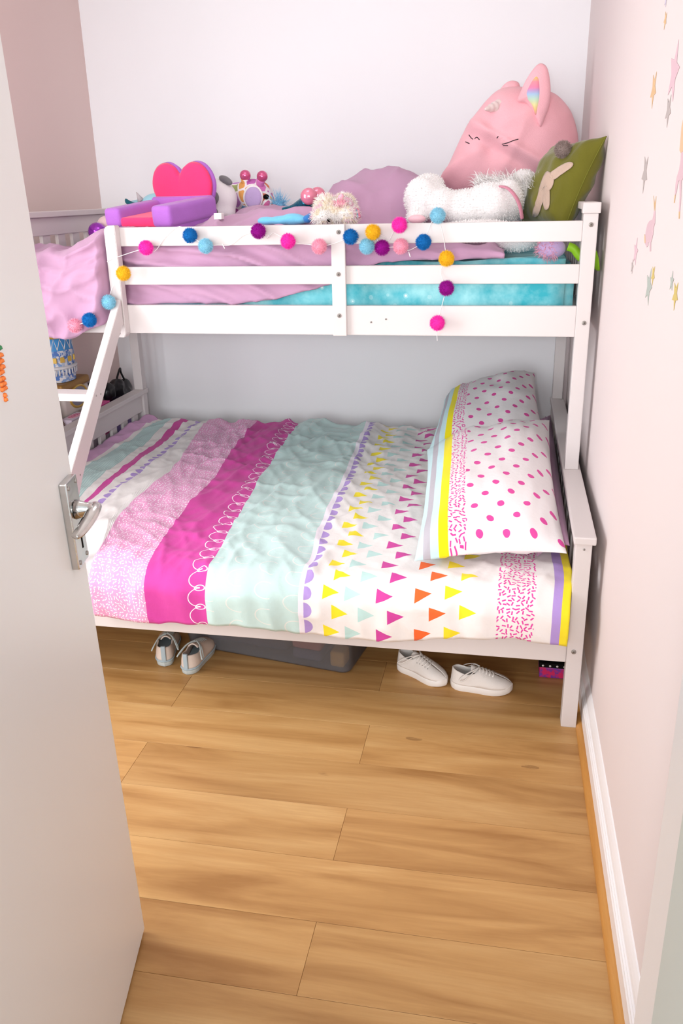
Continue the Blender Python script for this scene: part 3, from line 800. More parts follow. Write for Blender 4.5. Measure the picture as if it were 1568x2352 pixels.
cp('heart_backing', puff([Vector((v.x*1.03+.004, .286, (v.z-.1)*1.02+.1)) for v in ol], (0, .286, .10), (0, -1, 0), .016, .018, 8, 3.5, .4), M_pur)
cp('heart_backrest', puff(ol, (0, .272, .10), (0, -1, 0), .022, .008, 10, 3.2, .45), M_hot)

# ------------------------------------------------------------------ plush toys on the upper bunk
M_white = plush('white_plush', '#F4EFEE'); M_grey = plush('grey_plush', '#7F7D7E'); M_pink = plush('pink_plush', '#FCBAC3', 320, .6)
pc = Vector((-1.370, 1.14, 1.368))
pan = thing('panda_plush', 'white and grey panda plush behind the heart armchair', 'plush toy', pc)
pb = blob([((-1.370, 1.14, 1.450), (.088, .075, .078)), ((-1.370, 1.13, 1.400), (.082, .07, .05))], .008, 8); part('body', pb, M_white, pan)
for px, py, y, r in ((518, 414, 1.12, (.028, .015, .014)), (452, 410, 1.13, (.024, .014, .016))): part('ear', ball(un(px, py, 'y', y), r, 3, eul(0, 28, 0)), M_grey, pan)
for px, py, r in ((489, 455, .022), (490, 489, .017)): part('face_patch', ball(un(px, py, 'y', 1.062), (r, .010, r*1.15), 3, eul(0, 20, 20)), M_grey, pan)
# giraffe-patterned plush
def giraffe_mat():
    mt, nt, b = newmat('rainbow_giraffe_plush', .9, .1); oc = coords(nt)
    def vor(feat):
        v = nt.nodes.new('ShaderNodeTexVoronoi'); v.feature = feat; v.inputs['Scale'].default_value = 23; v.inputs['Randomness'].default_value = .8; nt.links.new(oc, v.inputs['Vector']); return v
    v1 = vor('F1'); v2 = vor('DISTANCE_TO_EDGE')
    sc = nt.nodes.new('ShaderNodeSeparateColor'); nt.links.new(v1.outputs['Color'], sc.inputs[0])
    r = nt.nodes.new('ShaderNodeValToRGB'); nt.links.new(sc.outputs[0], r.inputs[0]); r.color_ramp.interpolation = 'CONSTANT'
    cs = ['#C76FB8', '#E58A6C', '#DB7FC0', '#7FB4D6', '#E9A862', '#A9B878', '#D26A9C', '#C98FD2']
    r.color_ramp.elements[0].color = rgba(cs[0]); r.color_ramp.elements[1].position = .125; r.color_ramp.elements[1].color = rgba(cs[1])
    for i in range(2, 8): e = r.color_ramp.elements.new(i/8); e.color = rgba(cs[i])
    nt.links.new(mixc(nt, X(nt, v2.outputs['Distance']).lt(.09), r.outputs[0], '#F5EEF0'), b.inputs['Base Color'])
    add_bump(nt, b, noise_node(nt, 260, 2, oc).outputs[0], .4); return mt
M_gir = giraffe_mat(); M_foil = plain('pink_foil', '#D65C8C', .22, .6, metal=.5, var=.1, coat=.5); M_ear = plush('lilac_plush', '#C4ABD6')
gc = un(578, 478, 'y', 1.27)
gir = thing('giraffe_plush', 'rainbow patched giraffe plush with shiny pink horns beside the panda', 'plush toy', gc)
g = lambda px, py, y: un(px, py, 'y', y)
part('body', blob([(g(580, 448, 1.28), (.080, .075, .062)), (g(545, 455, 1.29), (.055, .06, .06)), (g(612, 468, 1.27), (.035, .05, .04))], .008, 6), M_gir, gir)
for a, b_, tip in (((566, 432), (563, 410), (563, 400)), ((594, 430), (599, 412), (602, 402))):
    h_ = part('horn', tube(spline([g(*a, 1.25), g(*b_, 1.235)], 5), .017, 14), M_gir, gir)
    part('horn_tip', ball(g(tip[0], tip[1]+3, 1.232), (.0215, .021, .021), 3), M_foil, h_)
ear = part('ear', ball(g(581, 453, 1.205), (.040, .010, .046), 3, eul(0, 8, 0)), M_white, gir)
part('ear_lining', ball(g(581, 454, 1.198), (.034, .010, .040), 3, eul(0, 8, 0)), M_ear, ear)
part('eye', ball(g(611, 452, 1.228), (.012, .008, .010), 2), M_black, gir)
M_bluefur = plain('blue_fur', '#8CC9E8', .9, .1, var=.15)
bt = g(640, 470, 1.25); tl = ball(bt, (.022, .02, .016), 2)
part('tail_tuft', join(tl, hair(surf_points(tl, 260, 4, lambda p, n: n.z > -.3), .045, .0011, 5, -.1, .7)), M_bluefur, gir)
# sequinned teal toy with two glossy pink hearts
M_teal = plain('teal_sequins', '#1E6E86', .2, .6, metal=.7, var=.6, scale=120, bump=.8, bscale=160); M_gloss = plain('rose_gloss', '#E07F98', .18, .6, metal=.3, coat=.6)
sq = thing('sequin_plush', 'teal sequin plush with shiny rose paws in the middle of the lilac duvet', 'plush toy', g(700, 485, 0.860))
part('leg', tube(spline([g(650, 483, 0.900), g(672, 480, 0.890), g(692, 470, 0.870), g(706, 462, 0.850)], 6), .016, 12, r_of=lambda t: .010+.014*t), M_teal, sq)
part('leg', tube(spline([g(690, 485, 0.890), g(706, 478, 0.870), g(714, 462, 0.850)], 6), .018, 12), M_teal, sq)
part('paw', ball(g(709, 451, 0.830), (.029, .024, .028), 3), M_gloss, sq); part('paw', ball(g(729, 448, 0.860), (.028, .024, .027), 3), M_gloss, sq)
# pastel fluffy toy
def pastel_mat():
    mt, nt, b = newmat('pastel_fluff', .95, .05); oc = coords(nt); n = noise_node(nt, 22, 2, oc)
    r = nt.nodes.new('ShaderNodeValToRGB'); nt.links.new(n.outputs[0], r.inputs[0]); e = r.color_ramp.elements
    e[0].position = .30; e[0].color = rgba('#F6F0EC'); e[1].position = .78; e[1].color = rgba('#E0EFC8')
    for p, c in ((.45, '#F8F2EE'), (.52, '#F5E6CE'), (.58, '#F7F1EE'), (.64, '#F2C0D2'), (.71, '#F6F0EE')): q = e.new(p); q.color = rgba(c)
    nt.links.new(r.outputs[0], b.inputs['Base Color']); return mt
M_pas = pastel_mat()
fz = thing('fluffy_unicorn_plush', 'small fluffy pastel rainbow plush lying by the guard post', 'plush toy', g(768, 508, 0.700))
fb = blob([(g(765, 490, 0.720), (.062, .05, .036)), (g(790, 492, 0.720), (.045, .05, .034)), (g(750, 474, 0.750), (.038, .04, .034)), (g(790, 472, 0.760), (.036, .04, .034)), (g(738, 498, 0.680), (.03, .03, .022))], .007, 5)
part('body', fb, M_pas, fz)
part('fur', hair(surf_points(fb, 4200, 9, lambda p, n: n.y < .6), .017, .0010, 6, .15, .6), M_pas, fz, kind='stuff')
M_fpink = plain('pink_fur', '#F3AFC0', .95, .1, var=.1)
part('ear', ball(g(782, 456, 0.730), (.010, .008, .016), 2, eul(0, 20, 0)), M_fpink, fz)
t_ = ball(g(780, 476, 0.700), (.026, .018, .020), 2); part('mane', join(t_, hair(surf_points(t_, 500, 3), .014, .0009, 8, .1, .6)), M_fpink, fz)
part('eye', ball(g(755, 506, 0.668), .006, 2), M_black, fz)
for k, c in enumerate(('#D9C84A', '#8CC27A', '#5CA9CC', '#E48AA4')):
    part('tail_curl', tube(spline([g(801+k*3, 478, 0.730), g(812+k*3, 482, 0.720), g(816+k*3, 500, 0.710)], 5), .0045, 8), plain('tail_'+str(k), c, .9, .1), fz)
part('nose', ball(g(804, 484, 0.715), (.009, .009, .010), 2), plain('raspberry', '#B93566', .5), fz)
# flat light-blue plush limb along the rail
M_lb = plush('sky_blue_plush', '#79C6E8'); M_db = plush('royal_blue_plush', '#3C7CC0')
bl = thing('blue_plush', 'sky blue plush limb lying along the guard rail top', 'plush toy', g(650, 510, .72))
part('limb', blob([(g(612, 507, .72), (.034, .03, .014)), (g(645, 506, .71), (.045, .03, .015)), (g(672, 503, .71), (.042, .03, .019)), (g(690, 505, .71), (.03, .03, .014))], .006, 12), M_lb, bl)
part('paw', blob([(g(706, 503, .70), (.016, .018, .014)), (g(711, 499, .71), (.010, .012, .014))], .005, 3), M_db, bl)
# toys at the far left of the upper bunk
solo('glossy_ball', ball(un(224, 533, 'y', 1.12), .037, 4), plain('purple_foil', '#9B2BB8', .15, .6, metal=.6, coat=.5), 'shiny purple ball tucked behind the lilac duvet at the left', 'ball')
solo('pink_plush_ball', ball(un(243, 518, 'y', 1.18), (.034, .034, .036), 3), plush('blush_plush', '#EBCBC9'), 'pale blush plush ball beside the shiny purple ball', 'plush toy')
tp = thing('narwhal_plush', 'teal and blue plush with a grey horn hidden behind the heart armchair', 'plush toy', g(330, 480, 1.16))
part('body', blob([(g(360, 465, 1.16), (.06, .05, .035)), (g(320, 470, 1.18), (.05, .04, .02))], .008, 5), plush('aqua_plush', '#9CCBD8'), tp)
part('horn', tube([g(324, 462, 1.14), g(313, 441, 1.14)], .01, 12, r_of=lambda t: .013*(1-t)+.001), plain('pewter', '#B9AEB0', .4), tp)
part('fin', puff(closed_spline([g(288, 456, 1.12), g(300, 462, 1.12), g(314, 468, 1.12), g(300, 472, 1.12), g(288, 466, 1.12)], 4), g(299, 465, 1.12), (0, -1, 0), .008, .008), plush('dark_teal_plush', '#1F5A66'), tp)
solo('battery_box', sbox(un(491, 503, 'y', .70)-Vector((0, 0, .002)), un(508, 492, 'y', .70)+Vector((.0, .03, .004)), .003), plain('white_plastic', '#F0ECE6', .4), 'tiny white plastic plug beside the heart armchair', 'plug')

# ------------------------------------------------------------------ big pink unicorn cushion
uc = un(1180, 452, 'y', 1.48)
uni = thing('unicorn_cushion', 'large pink unicorn cushion with rainbow ears leaning in the corner', 'plush toy', uc)
q = lambda px, py, y=1.50: un(px, py, 'y', y)
body_o = [(1012, 418), (1030, 388), (1050, 345), (1072, 300), (1098, 266), (1122, 236), (1150, 212), (1185, 203), (1225, 208), (1268, 216), (1300, 240), (1320, 280), (1328, 330), (1322, 390), (1290, 440), (1230, 470), (1150, 478), (1070, 465), (1025, 440)]
bo = closed_spline([q(*p) for p in body_o], 7)
def uni_body():
    me = puff(bo, q(1180, 350), (-.18, -1, .25), .185, .10, 26, 2.4, .55)
    c = q(1180, 350)
    for v in me.vertices:
        p = v.co; w = max(0, min(1, (1.60-p.y)*5))
        a = (p.x-c.x)*.82+(p.z-c.z)*-.57; b_ = (p.x-c.x)*.57+(p.z-c.z)*.82
        # long drapes running from the ear down to the nose, and a deep fold across the cheek
        k = .011*(1-abs(nz(a*9+3, b_*3.0, 2)))**3 + .010*nz(a*12, b_*4, 6)
        k += .017*math.exp(-((b_-.012-.10*a)/.018)**2)*(1 if a > -.2 else 0) - .012*math.exp(-((b_+.028-.10*a)/.016)**2)
        k -= .020*math.exp(-((p.x-c.x+.085)/.035)**2-((p.z-c.z-.02)/.09)**2)
        p.y -= k*w; p.z += k*w*.2
    me.update(); return me
ub = part('body', uni_body(), M_pink, uni)
def rainbow_mat():
    mt, nt, b = newmat('rainbow_lining', .7, .2); s = nt.nodes.new('ShaderNodeSeparateXYZ'); nt.links.new(coords(nt, 'Generated'), s.inputs[0])
    r = nt.nodes.new('ShaderNodeValToRGB'); nt.links.new(s.outputs[2], r.inputs[0]); e = r.color_ramp.elements
    e[0].position = 0; e[0].color = rgba('#F3A9B0'); e[1].position = 1; e[1].color = rgba('#F0B57E')
    for p, c in ((.15, '#F5D08E'), (.26, '#EFE7A6'), (.40, '#C6E2CC'), (.52, '#AECBE8'), (.60, '#C4A3D4'), (.68, '#EF8DB0'), (.82, '#F499A2'), (.92, '#EFCB78')): z = e.new(p); z.color = rgba(c)
    nt.links.new(r.outputs[0], b.inputs['Base Color']); return mt
M_rain = rainbow_mat()
e1 = [(1188, 232), (1196, 208), (1212, 176), (1232, 150), (1246, 146), (1258, 160), (1264, 200), (1262, 235), (1252, 268), (1240, 292), (1226, 262), (1208, 238)]
er = part('ear', puff(closed_spline([q(*p, 1.345) for p in e1], 5), q(1232, 215, 1.345), (-.1, -1, .1), .022, .075, 10, 2.5, .5), M_pink, uni)
e1i = [(1206, 220), (1216, 192), (1231, 171), (1240, 178), (1243, 205), (1241, 235), (1231, 266), (1222, 245)]
part('ear_lining', puff(closed_spline([q(*p, 1.337) for p in e1i], 5), q(1228, 216, 1.337), (-.1, -1, .1), .018, .004, 7, 3, .5), M_rain, er)
e2 = [(1132, 236), (1146, 208), (1162, 190), (1178, 185), (1192, 192), (1192, 215), (1170, 232)]
part('ear', puff(closed_spline([q(*p, 1.46) for p in e2], 5), q(1165, 212, 1.46), (0, -1, .1), .03, .05, 8, 2.5, .5), M_pink, uni)
# spiral horn
a0, a1 = q(1153, 243, 1.385), q(1113, 251, 1.305); hp2 = []
hn = part('horn', tube([a0.lerp(a1, t/24) for t in range(25)], .02, 18, r_of=lambda t: (.026*(1-t)**.8+.003)*(1+.09*math.sin(t*30))), plain('pearl_horn', '#F2DAD6', .28, .5, var=.08, scale=30, coat=.4), uni)
# raycast decoration onto stuffed shapes
from mathutils.bvhtree import BVHTree
def bvh_of(me): return BVHTree.FromPolygons([v.co.copy() for v in me.vertices], [tuple(p.vertices) for p in me.polygons])
def onto(bv, px, py, off=.0015):
    d = (_fw+(px-W/2)/F*_rt-(py-H/2)/F*_up).normalized(); h = bv.ray_cast(CAM, d)
    if h[0] is None: return None
    n = h[1] if h[1].dot(d) < 0 else -h[1]
    return h[0]+n*off
ubv = bvh_of(ub.data); M_ink = plain('eyelash_thread', '#3A2A30', .8)
def stitch(name, parent, bv, pts, r, mt):
    P_ = [onto(bv, *p, .001) for p in spline2(pts)]; P_ = [p for p in P_ if p is not None]
    if len(P_) > 1: part(name, tube(P_, r, 6), mt, parent)
def spline2(pts): return [(v.x, v.y) for v in spline([Vector((a, b, 0)) for a, b in pts], 5)]
for pts in ([(1153, 331), (1168, 327), (1182, 322), (1190, 320)], [(1155, 334), (1166, 334)], [(1141, 317), (1144, 313)], [(1077, 310), (1082, 317), (1086, 320)], [(1090, 319), (1095, 315), (1101, 321)], [(1069, 326), (1078, 330)]):
    stitch('eyelash', uni, ubv, pts, .0016, M_ink)

# ------------------------------------------------------------------ white plush unicorn in front of it
wu = thing('white_unicorn_plush', 'fluffy white plush animal with a pink collar lying before the pink cushion', 'plush toy', un(1080, 520, 'y', .9))
wb = blob([(g(968, 455, .90), (.060, .065, .068)), (g(985, 430, .95), (.055, .06, .045)), (g(1015, 470, .90), (.055, .07, .055)), (g(1075, 478, .92), (.105, .085, .062)), (g(1125, 470, .92), (.085, .085, .072)),
           (g(1165, 462, .94), (.055, .075, .072)), (g(1200, 448, 1.04), (.060, .065, .085)), (g(1185, 545, .77), (.075, .05, .045)), (g(1100, 530, .80), (.15, .05, .035)), (g(955, 500, .86), (.035, .04, .03))], .010, 6)
part('body', wb, M_white, wu)
M_wf = plain('white_fur', '#F8F4F2', .95, .05, var=.03)
part('fur', hair(surf_points(wb, 15000, 12, lambda p, n: n.y < .5), .0075, .0008, 13, .2, .8), M_wf, wu, kind='stuff')
part('mane', hair([(g(random.uniform(1095, 1235), random.uniform(412, 436), random.uniform(.93, 1.02)), Vector((random.uniform(-1.2, .1), -.5, .75)).normalized()) for _ in range(900)], .052, .0009, 14, .25, .45), M_wf, wu, kind='stuff')
part('collar', tube(spline([g(1140, 428, .90), g(1163, 431, .858), g(1181, 448, .836), g(1193, 472, .832), g(1199, 503, .835)], 6), .008, 10, flat=.5), plain('rose_ribbon', '#D08A9C', .7), wu)
part('hoof', ball(g(957, 503, .825), (.030, .02, .014), 3), plush('shell_pink_plush', '#F3C3CB'), wu)
lm = ball(un(1266, 571, 'y', .68), (.044, .03, .030), 3); part('muzzle', lm, M_ear, wu)
part('muzzle_fluff', hair(surf_points(lm, 700, 5, lambda p, n: n.x < .25), .017, .0008, 3, .3, .7), M_fpink, wu, kind='stuff')

# ------------------------------------------------------------------ green rabbit cushion
M_olive = plain('olive_velvet', '#6E6A20', .8, .15, var=.18, scale=7, bump=.3, bscale=120, sheen=.3)
CC = [(-.085, .78, 1.335), (-.225, 1.06, 1.35), (-.115, 1.11, 1.60), (.021, .78, 1.608)]
gcush = thing('rabbit_cushion', 'olive green velvet cushion with a rabbit patch leaning on the right wall', 'cushion', (-.06, .95, 1.33))
gcm = part('cushion', pillow_mesh(CC, .135, seed=31, wr=.010, pinch=.10), M_olive, gcush)
fS, _ = pillow_surface(CC, .135, seed=31, wr=.010, pinch=.10)
part('piping', tube([fS(0, t/30, 1) for t in range(31)], .0022, 6), plain('olive_piping', '#6F6E22', .8), gcm)
gbv = bvh_of(gcm.data)
def patch(name, parent, bv, px_outline, centre, mt, rings=5, off=.0025):
    """flat applique laid on a curved surface"""
    O = spline_closed2(px_outline); V = []; Fc = []; n = len(O)
    for i in range(rings):
        r_ = 1-i/rings
        for (a, b) in O: V.append(onto(bv, centre[0]+(a-centre[0])*r_, centre[1]+(b-centre[1])*r_, off))
    V.append(onto(bv, *centre, off))
    bad = [i for i, v in enumerate(V) if v is None]
    for i in bad: V[i] = V[-1]
    for i in range(rings-1):
        for k in range(n): Fc.append((i*n+k, i*n+(k+1) % n, (i+1)*n+(k+1) % n, (i+1)*n+k))
    for k in range(n): Fc.append(((rings-1)*n+k, (rings-1)*n+(k+1) % n, len(V)-1))
    me = mesh(V, Fc, True); o = part(name, me, mt, parent); sd = o.modifiers.new('t', 'SOLIDIFY'); sd.thickness = .002; return o
def spline_closed2(pts): return [(v.x, v.y) for v in closed_spline([Vector((a, b, 0)) for a, b in pts], 4)]
M_rab = plush('rabbit_applique', '#C9AE9C')
for nm, ol_, ce in (('rabbit_body', [(1256, 396), (1268, 400), (1273, 415), (1268, 432), (1256, 445), (1246, 470), (1238, 492), (1226, 497), (1226, 480), (1236, 450), (1244, 420)], (1254, 424)),
                    ('rabbit_ear', [(1262, 402), (1285, 384), (1306, 374), (1317, 376), (1312, 386), (1292, 400), (1272, 414)], (1288, 392)),
                    ('rabbit_leg', [(1253, 428), (1262, 432), (1264, 452), (1262, 476), (1254, 482), (1249, 468), (1250, 446)], (1257, 456))):
    patch(nm, gcm, gbv, ol_, ce, M_rab)
pm = pompom_mesh(.030, 77); o = part('pompom_tail', pm, plain('taupe_yarn', '#9C8A84', .95, .1, var=.15, scale=200), gcush, local=True); o.location = onto(gbv, 1297, 352, .014)-gcush.location

# lime toy squeezed between the post and the wall
lime = solo('lime_toy', tube(spline([un(1304, 566, 'y', .67), un(1318, 572, 'y', .67), un(1332, 590, 'y', .67), un(1350, 600, 'y', .67), un(1368, 599, 'y', .67), un(1374, 598, 'y', .67)], 8), .014, 16, r_of=lambda t: .013+(.019*sstep(.55, .9, t))*(1-sstep(.93, 1.0, t)*.6)),
            plain('lime_plastic', '#8FC31F', .5, .4), 'lime green toy with a bulb end poking out behind the bed post', 'toy')
#PART3
# ------------------------------------------------------------------ stickers on the right wall
wn = Vector((-1, -.0102, 0)).normalized(); w0 = Vector((xw(0), 0, 0))
def wallpt(px, py, off=.0004):
    d = _fw+(px-W/2)/F*_rt-(py-H/2)/F*_up; t = (w0-CAM).dot(wn)/d.dot(wn); return CAM+d*t+wn*off
ty = Vector((-.0102, 1, 0)).normalized(); tz = Vector((0, 0, 1))
STC = {'pink': '#DDBCC5', 'gold': '#DDB98C', 'yellow': '#D2BC70', 'grey': '#B9AFAC', 'sage': '#B2BAB2', 'lavender': '#CFC5D5'}
stars = [(1530, -18, 12, 'lavender', 20, 'lavender star sticker cut by the top edge of the picture'), (1528, 30, 62, 'gold', 50, 'faint gold star sticker highest on the right wall'),
         (1548, 112, 222, 'pink', 15, 'large pink star sticker near the top right corner'), (1501, 172, 238, 'gold', 178, 'gold star sticker left of the large pink star'),
         (1535, 224, 284, 'grey', 30, 'grey star sticker below the large pink star'), (1481, 362, 434, 'grey', 38, 'grey star sticker alone above the small pink unicorn sticker'),
         (1460, 552, 606, 'pink', 8, 'small pink star sticker below left of the unicorn sticker'), (1452, 598, 627, 'grey', 10, 'tiny grey star sticker nearest the bed post'),
         (1500, 612, 652, 'yellow', 30, 'tiny yellow star sticker above the sage star'), (1490, 622, 696, 'sage', 14, 'large sage green star sticker low on the wall'),
         (1543, 626, 667, 'sage', 0, 'small sage star sticker above the yellow star'), (1551, 648, 708, 'yellow', 30, 'yellow star sticker lowest at the right')]
for px, t_, b_, c, an, lab in stars:
    a, b = wallpt(px, t_), wallpt(px, b_); ce = (a+b)/2; R_ = (a-b).length*.53; ol_ = []
    for k in range(10):
        ang = math.radians(an)+PI/2+k*PI/5; rr_ = R_ if k % 2 == 0 else R_*.44
        ol_.append(ce+ty*math.cos(ang)*rr_+tz*math.sin(ang)*rr_)
    solo('star_sticker', plate(ol_, wn, .0006), plain('sticker_'+c, STC[c], .6, .2), lab, 'sticker', 'star stickers on the right wall')
def cr(o, ox, oy, s): return [(ox+a/s, oy+b/s) for a, b in o]
u1 = cr([(385, 1215), (420, 1200), (432, 1150), (442, 1090), (455, 1092), (455, 1160), (452, 1240), (436, 1290), (428, 1380), (410, 1455), (401, 1480), (400, 1590), (388, 1592), (384, 1480), (372, 1475), (366, 1520), (350, 1538), (332, 1500), (326, 1450), (340, 1340), (360, 1255)], 1420, 280, 5.345)
us_ = thing('unicorn_sticker', 'small pink unicorn sticker with gold tipped ears on the right wall', 'sticker', wallpt(1490, 578))
part('body', plate([wallpt(*p) for p in u1], wn, .0006), plain('sticker_rose', '#D9BAC1', .6, .2), us_)
for o_ in ([(442, 1092), (434, 905), (446, 1000)], [(452, 1092), (449, 1000), (466, 910)]): part('ear_tip', plate([wallpt(*p) for p in cr(o_, 1420, 280, 5.345)], wn, .0006), plain('sticker_gold', STC['gold'], .6, .2), us_)
part('tail', plate([wallpt(*p) for p in cr([(326, 1380), (334, 1400), (338, 1480), (328, 1490), (323, 1450)], 1420, 280, 5.345)], wn, .0009), plain('sticker_gold', STC['gold'], .6, .2), us_)
u2 = cr([(772, 380), (840, 330), (880, 420), (860, 640), (800, 690), (776, 720), (770, 940), (757, 1100), (745, 1100), (758, 900), (752, 710), (735, 745), (716, 860), (702, 900), (696, 895), (706, 760), (720, 680), (750, 580), (768, 470)], 1420, 280, 5.345)
ub_ = thing('unicorn_sticker', 'large pink unicorn sticker with gold mane cut by the right edge', 'sticker', wallpt(1566, 505))
part('body', plate([wallpt(*p) for p in u2], wn, .0006), plain('sticker_rose', '#D9BAC1', .6, .2), ub_)
part('mane', plate([wallpt(*p) for p in cr([(800, -40), (840, 40), (830, 330), (772, 382), (756, 350), (765, 250), (780, 60)], 1420, 280, 5.345)], wn, .0008), plain('sticker_peach', '#E2BC98', .6, .2), ub_)
for o_ in ([(745, 1100), (757, 1100), (752, 1188), (742, 1188)], [(696, 895), (704, 898), (692, 995), (683, 995)]): part('hoof_tip', plate([wallpt(*p) for p in cr(o_, 1420, 280, 5.345)], wn, .0006), plain('sticker_gold', STC['gold'], .6, .2), ub_)

# ------------------------------------------------------------------ shoes under the bed
def sneaker(name, label, loc, ang, upper, sole, trim, L=.19, Wd=.072, group=None, heel_tab=False, flip=1, pitch=0):
    t = thing(name, label, 'shoe', loc, group, ang)
    def hw(s):   # half width along the foot, heel 0 .. toe 1
        return Wd/2*interp(s, [0, .03, .08, .16, .3, .45, .6, .72, .84, .92, .97, 1], [0, .42, .66, .78, .78, .82, .95, 1.0, .9, .68, .42, 0])
    N = 40; ss = [(1-math.cos(PI*i/N))/2 for i in range(N+1)]
    out = [(s*L, hw(s)+.004*flip*math.sin(PI*s)) for s in ss]+[(s*L, -hw(s)+.004*flip*math.sin(PI*s)) for s in ss[::-1][1:-1]]
    par = [s for s in ss]+[s for s in ss[::-1][1:-1]]; n = len(out)
    cx = L*.5
    def ring(sc, z): return [(cx+(x-cx)*(1+(sc-1)*.5), y*sc, z(x/L)) for x, y in out]
    toe = lambda s: .004*sstep(.75, 1, s)
    lv = [ring(.94, lambda s: .0+toe(s)), ring(1.02, lambda s: .004+toe(s)), ring(1.04, lambda s: .016+toe(s)*.5), ring(1.03, lambda s: .024+.006*sstep(.86, 1, s)), ring(.96, lambda s: .026+.006*sstep(.86, 1, s))]
    V = [p for r_ in lv for p in r_]; Fc = []
    for j in range(len(lv)-1):
        for k in range(n): Fc.append((j*n+k, j*n+(k+1) % n, (j+1)*n+(k+1) % n, (j+1)*n+k))
    Fc += [tuple(range(n))[::-1], tuple((len(lv)-1)*n+k for k in range(n))]
    part('sole', smooth_by_angle(mesh(V, Fc), 50), sole, t, local=True)
    # upper
    K = 9; V = []; Fc = []
    for j in range(K+1):
        k = j/K
        for (x, y), s in zip(out, par):
            f = sstep(.38, .48, s)
            hc = interp(s, [0, .1, .25, .4, 1], [.046, .042, .034, .042, .042])
            rear = Vector((cx+(x-cx)*(.97-.05*k), y*(.95-.20*k*k), .024+hc*k))
            hf = interp(s, [.38, .5, .65, .8, .9, .97, 1], [.050, .046, .036, .026, .019, .010, .004])
            a = k*PI/2; xx = cx+(x-cx)*.965
            front = Vector((xx-.0*k, y*.95*math.cos(a)**.9 if k < 1 else 0, .024+hf*math.sin(a)**.85))
            V.append(rear.lerp(front, f))
    for j in range(K):
        for k in range(n): Fc.append((j*n+k, j*n+(k+1) % n, (j+1)*n+(k+1) % n, (j+1)*n+k))
    up_ = part('upper', mesh(V, Fc, True), upper, t, local=True); sd = up_.modifiers.new('t', 'SOLIDIFY'); sd.thickness = .0035; sd.offset = -1
    part('insole', mesh([(cx+(x-cx)*.93, y*.88, .030) for x, y in out], [tuple(range(n))]), trim, t, local=True)
    # tongue
    V = []; Fc = []
    for i in range(9):
        k = i/8; s = lerp(.60, .33, k); z = lerp(.060, .082, k) if k > .3 else lerp(.058, .066, k/.3)
        for j in range(7):
            a = (j/6-.5); V.append((s*L, a*.040*(1-.1*k), z-.05*a*a-.0))
    Fc = [(i*7+j, i*7+j+1, (i+1)*7+j+1, (i+1)*7+j) for i in range(8) for j in range(6)]
    tg = part('tongue', mesh(V, Fc, True), upper, t, local=True); sd = tg.modifiers.new('t', 'SOLIDIFY'); sd.thickness = .004
    def top(s, yy):
        hf = interp(s, [.38, .5, .65, .8, .9, .97, 1], [.050, .046, .036, .026, .019, .010, .004]); w = hw(s)*.95
        c_ = min(1, abs(yy)/w); return .024+hf*math.sqrt(max(0, 1-c_*c_))**.85
    for k in range(5):
        s = .46+.055*k; pts = [(s*L+.003*math.sin(j), yy, top(s, yy)+.0045) for j, yy in enumerate(np.linspace(-.019, .019, 7))]
        part('lace', tube(pts, .0026, 7, flat=.6), sole, t, local=True)
        for sg in (-1, 1):
            p = Vector((s*L+.004, sg*.0215, top(s, .0215)+.001)); part('eyelet', tube([p, p+Vector((0, sg*.0008, .0016))], .0018, 8), M_screw, t, local=True)
    for sg in (-1, 1):
        lp = spline([(.46*L, .004*sg, .078), (.36*L, .022*sg, .074), (.22*L, .036*sg, .060), (.16*L, .044*sg, .046), (.24*L, .042*sg, .048), (.38*L, .024*sg, .070), (.46*L, .002*sg, .078)], 5)
        part('lace_loop', tube(lp, .0024, 7, flat=.6), sole, t, local=True)
    if heel_tab:
        part('heel_tab', sbox((-.004, -.0075, .024), (.006, .0075, .078), .003), trim, t, local=True)
        part('toe_foxing', tube([Vector((cx+(x-cx)*1.012, y*1.045, .021+.004*sstep(.86, 1, s))) for (x, y), s in zip(out, par)], .0035, 6, closed=True), trim, t, local=True)
    return t
M_canvas = plain('white_canvas', '#E9E1DB', .85, .15, bump=.3, bscale=300); M_rub = plain('white_rubber', '#EFE8E2', .6, .3)
M_cream = plain('cream_canvas', '#DCC9BC', .85, .15, bump=.3, bscale=300); M_greyb = plain('grey_blue_suede', '#A9B6BC', .85, .15); M_rubg = plain('pale_grey_rubber', '#BFC6C4', .6, .3)
G = 'white lace-up sneakers under the bed'
sneaker('sneaker', 'white lace-up sneaker lying beside the plastic box, laces trailing', (-.548, .258, 0), math.radians(-31), M_canvas, M_rub, M_greyb, group=G)
sneaker('sneaker', 'white lace-up sneaker seen side on, nearest the right bed leg', (-.372, .172, 0), math.radians(-3), M_canvas, M_rub, M_greyb, L=.19, group=G, flip=-1)
G = 'cream sneakers with grey heel tabs under the bed'
sneaker('sneaker', 'cream sneaker with grey heel tab, left one of the pair', (-1.313, .135, 0), math.radians(104), M_cream, M_rubg, M_greyb, L=.20, group=G, heel_tab=True)
sneaker('sneaker', 'cream sneaker with grey heel tab, right one next to the box', (-1.222, .098, 0), math.radians(88), M_cream, M_rubg, M_greyb, L=.20, group=G, heel_tab=True, flip=-1)

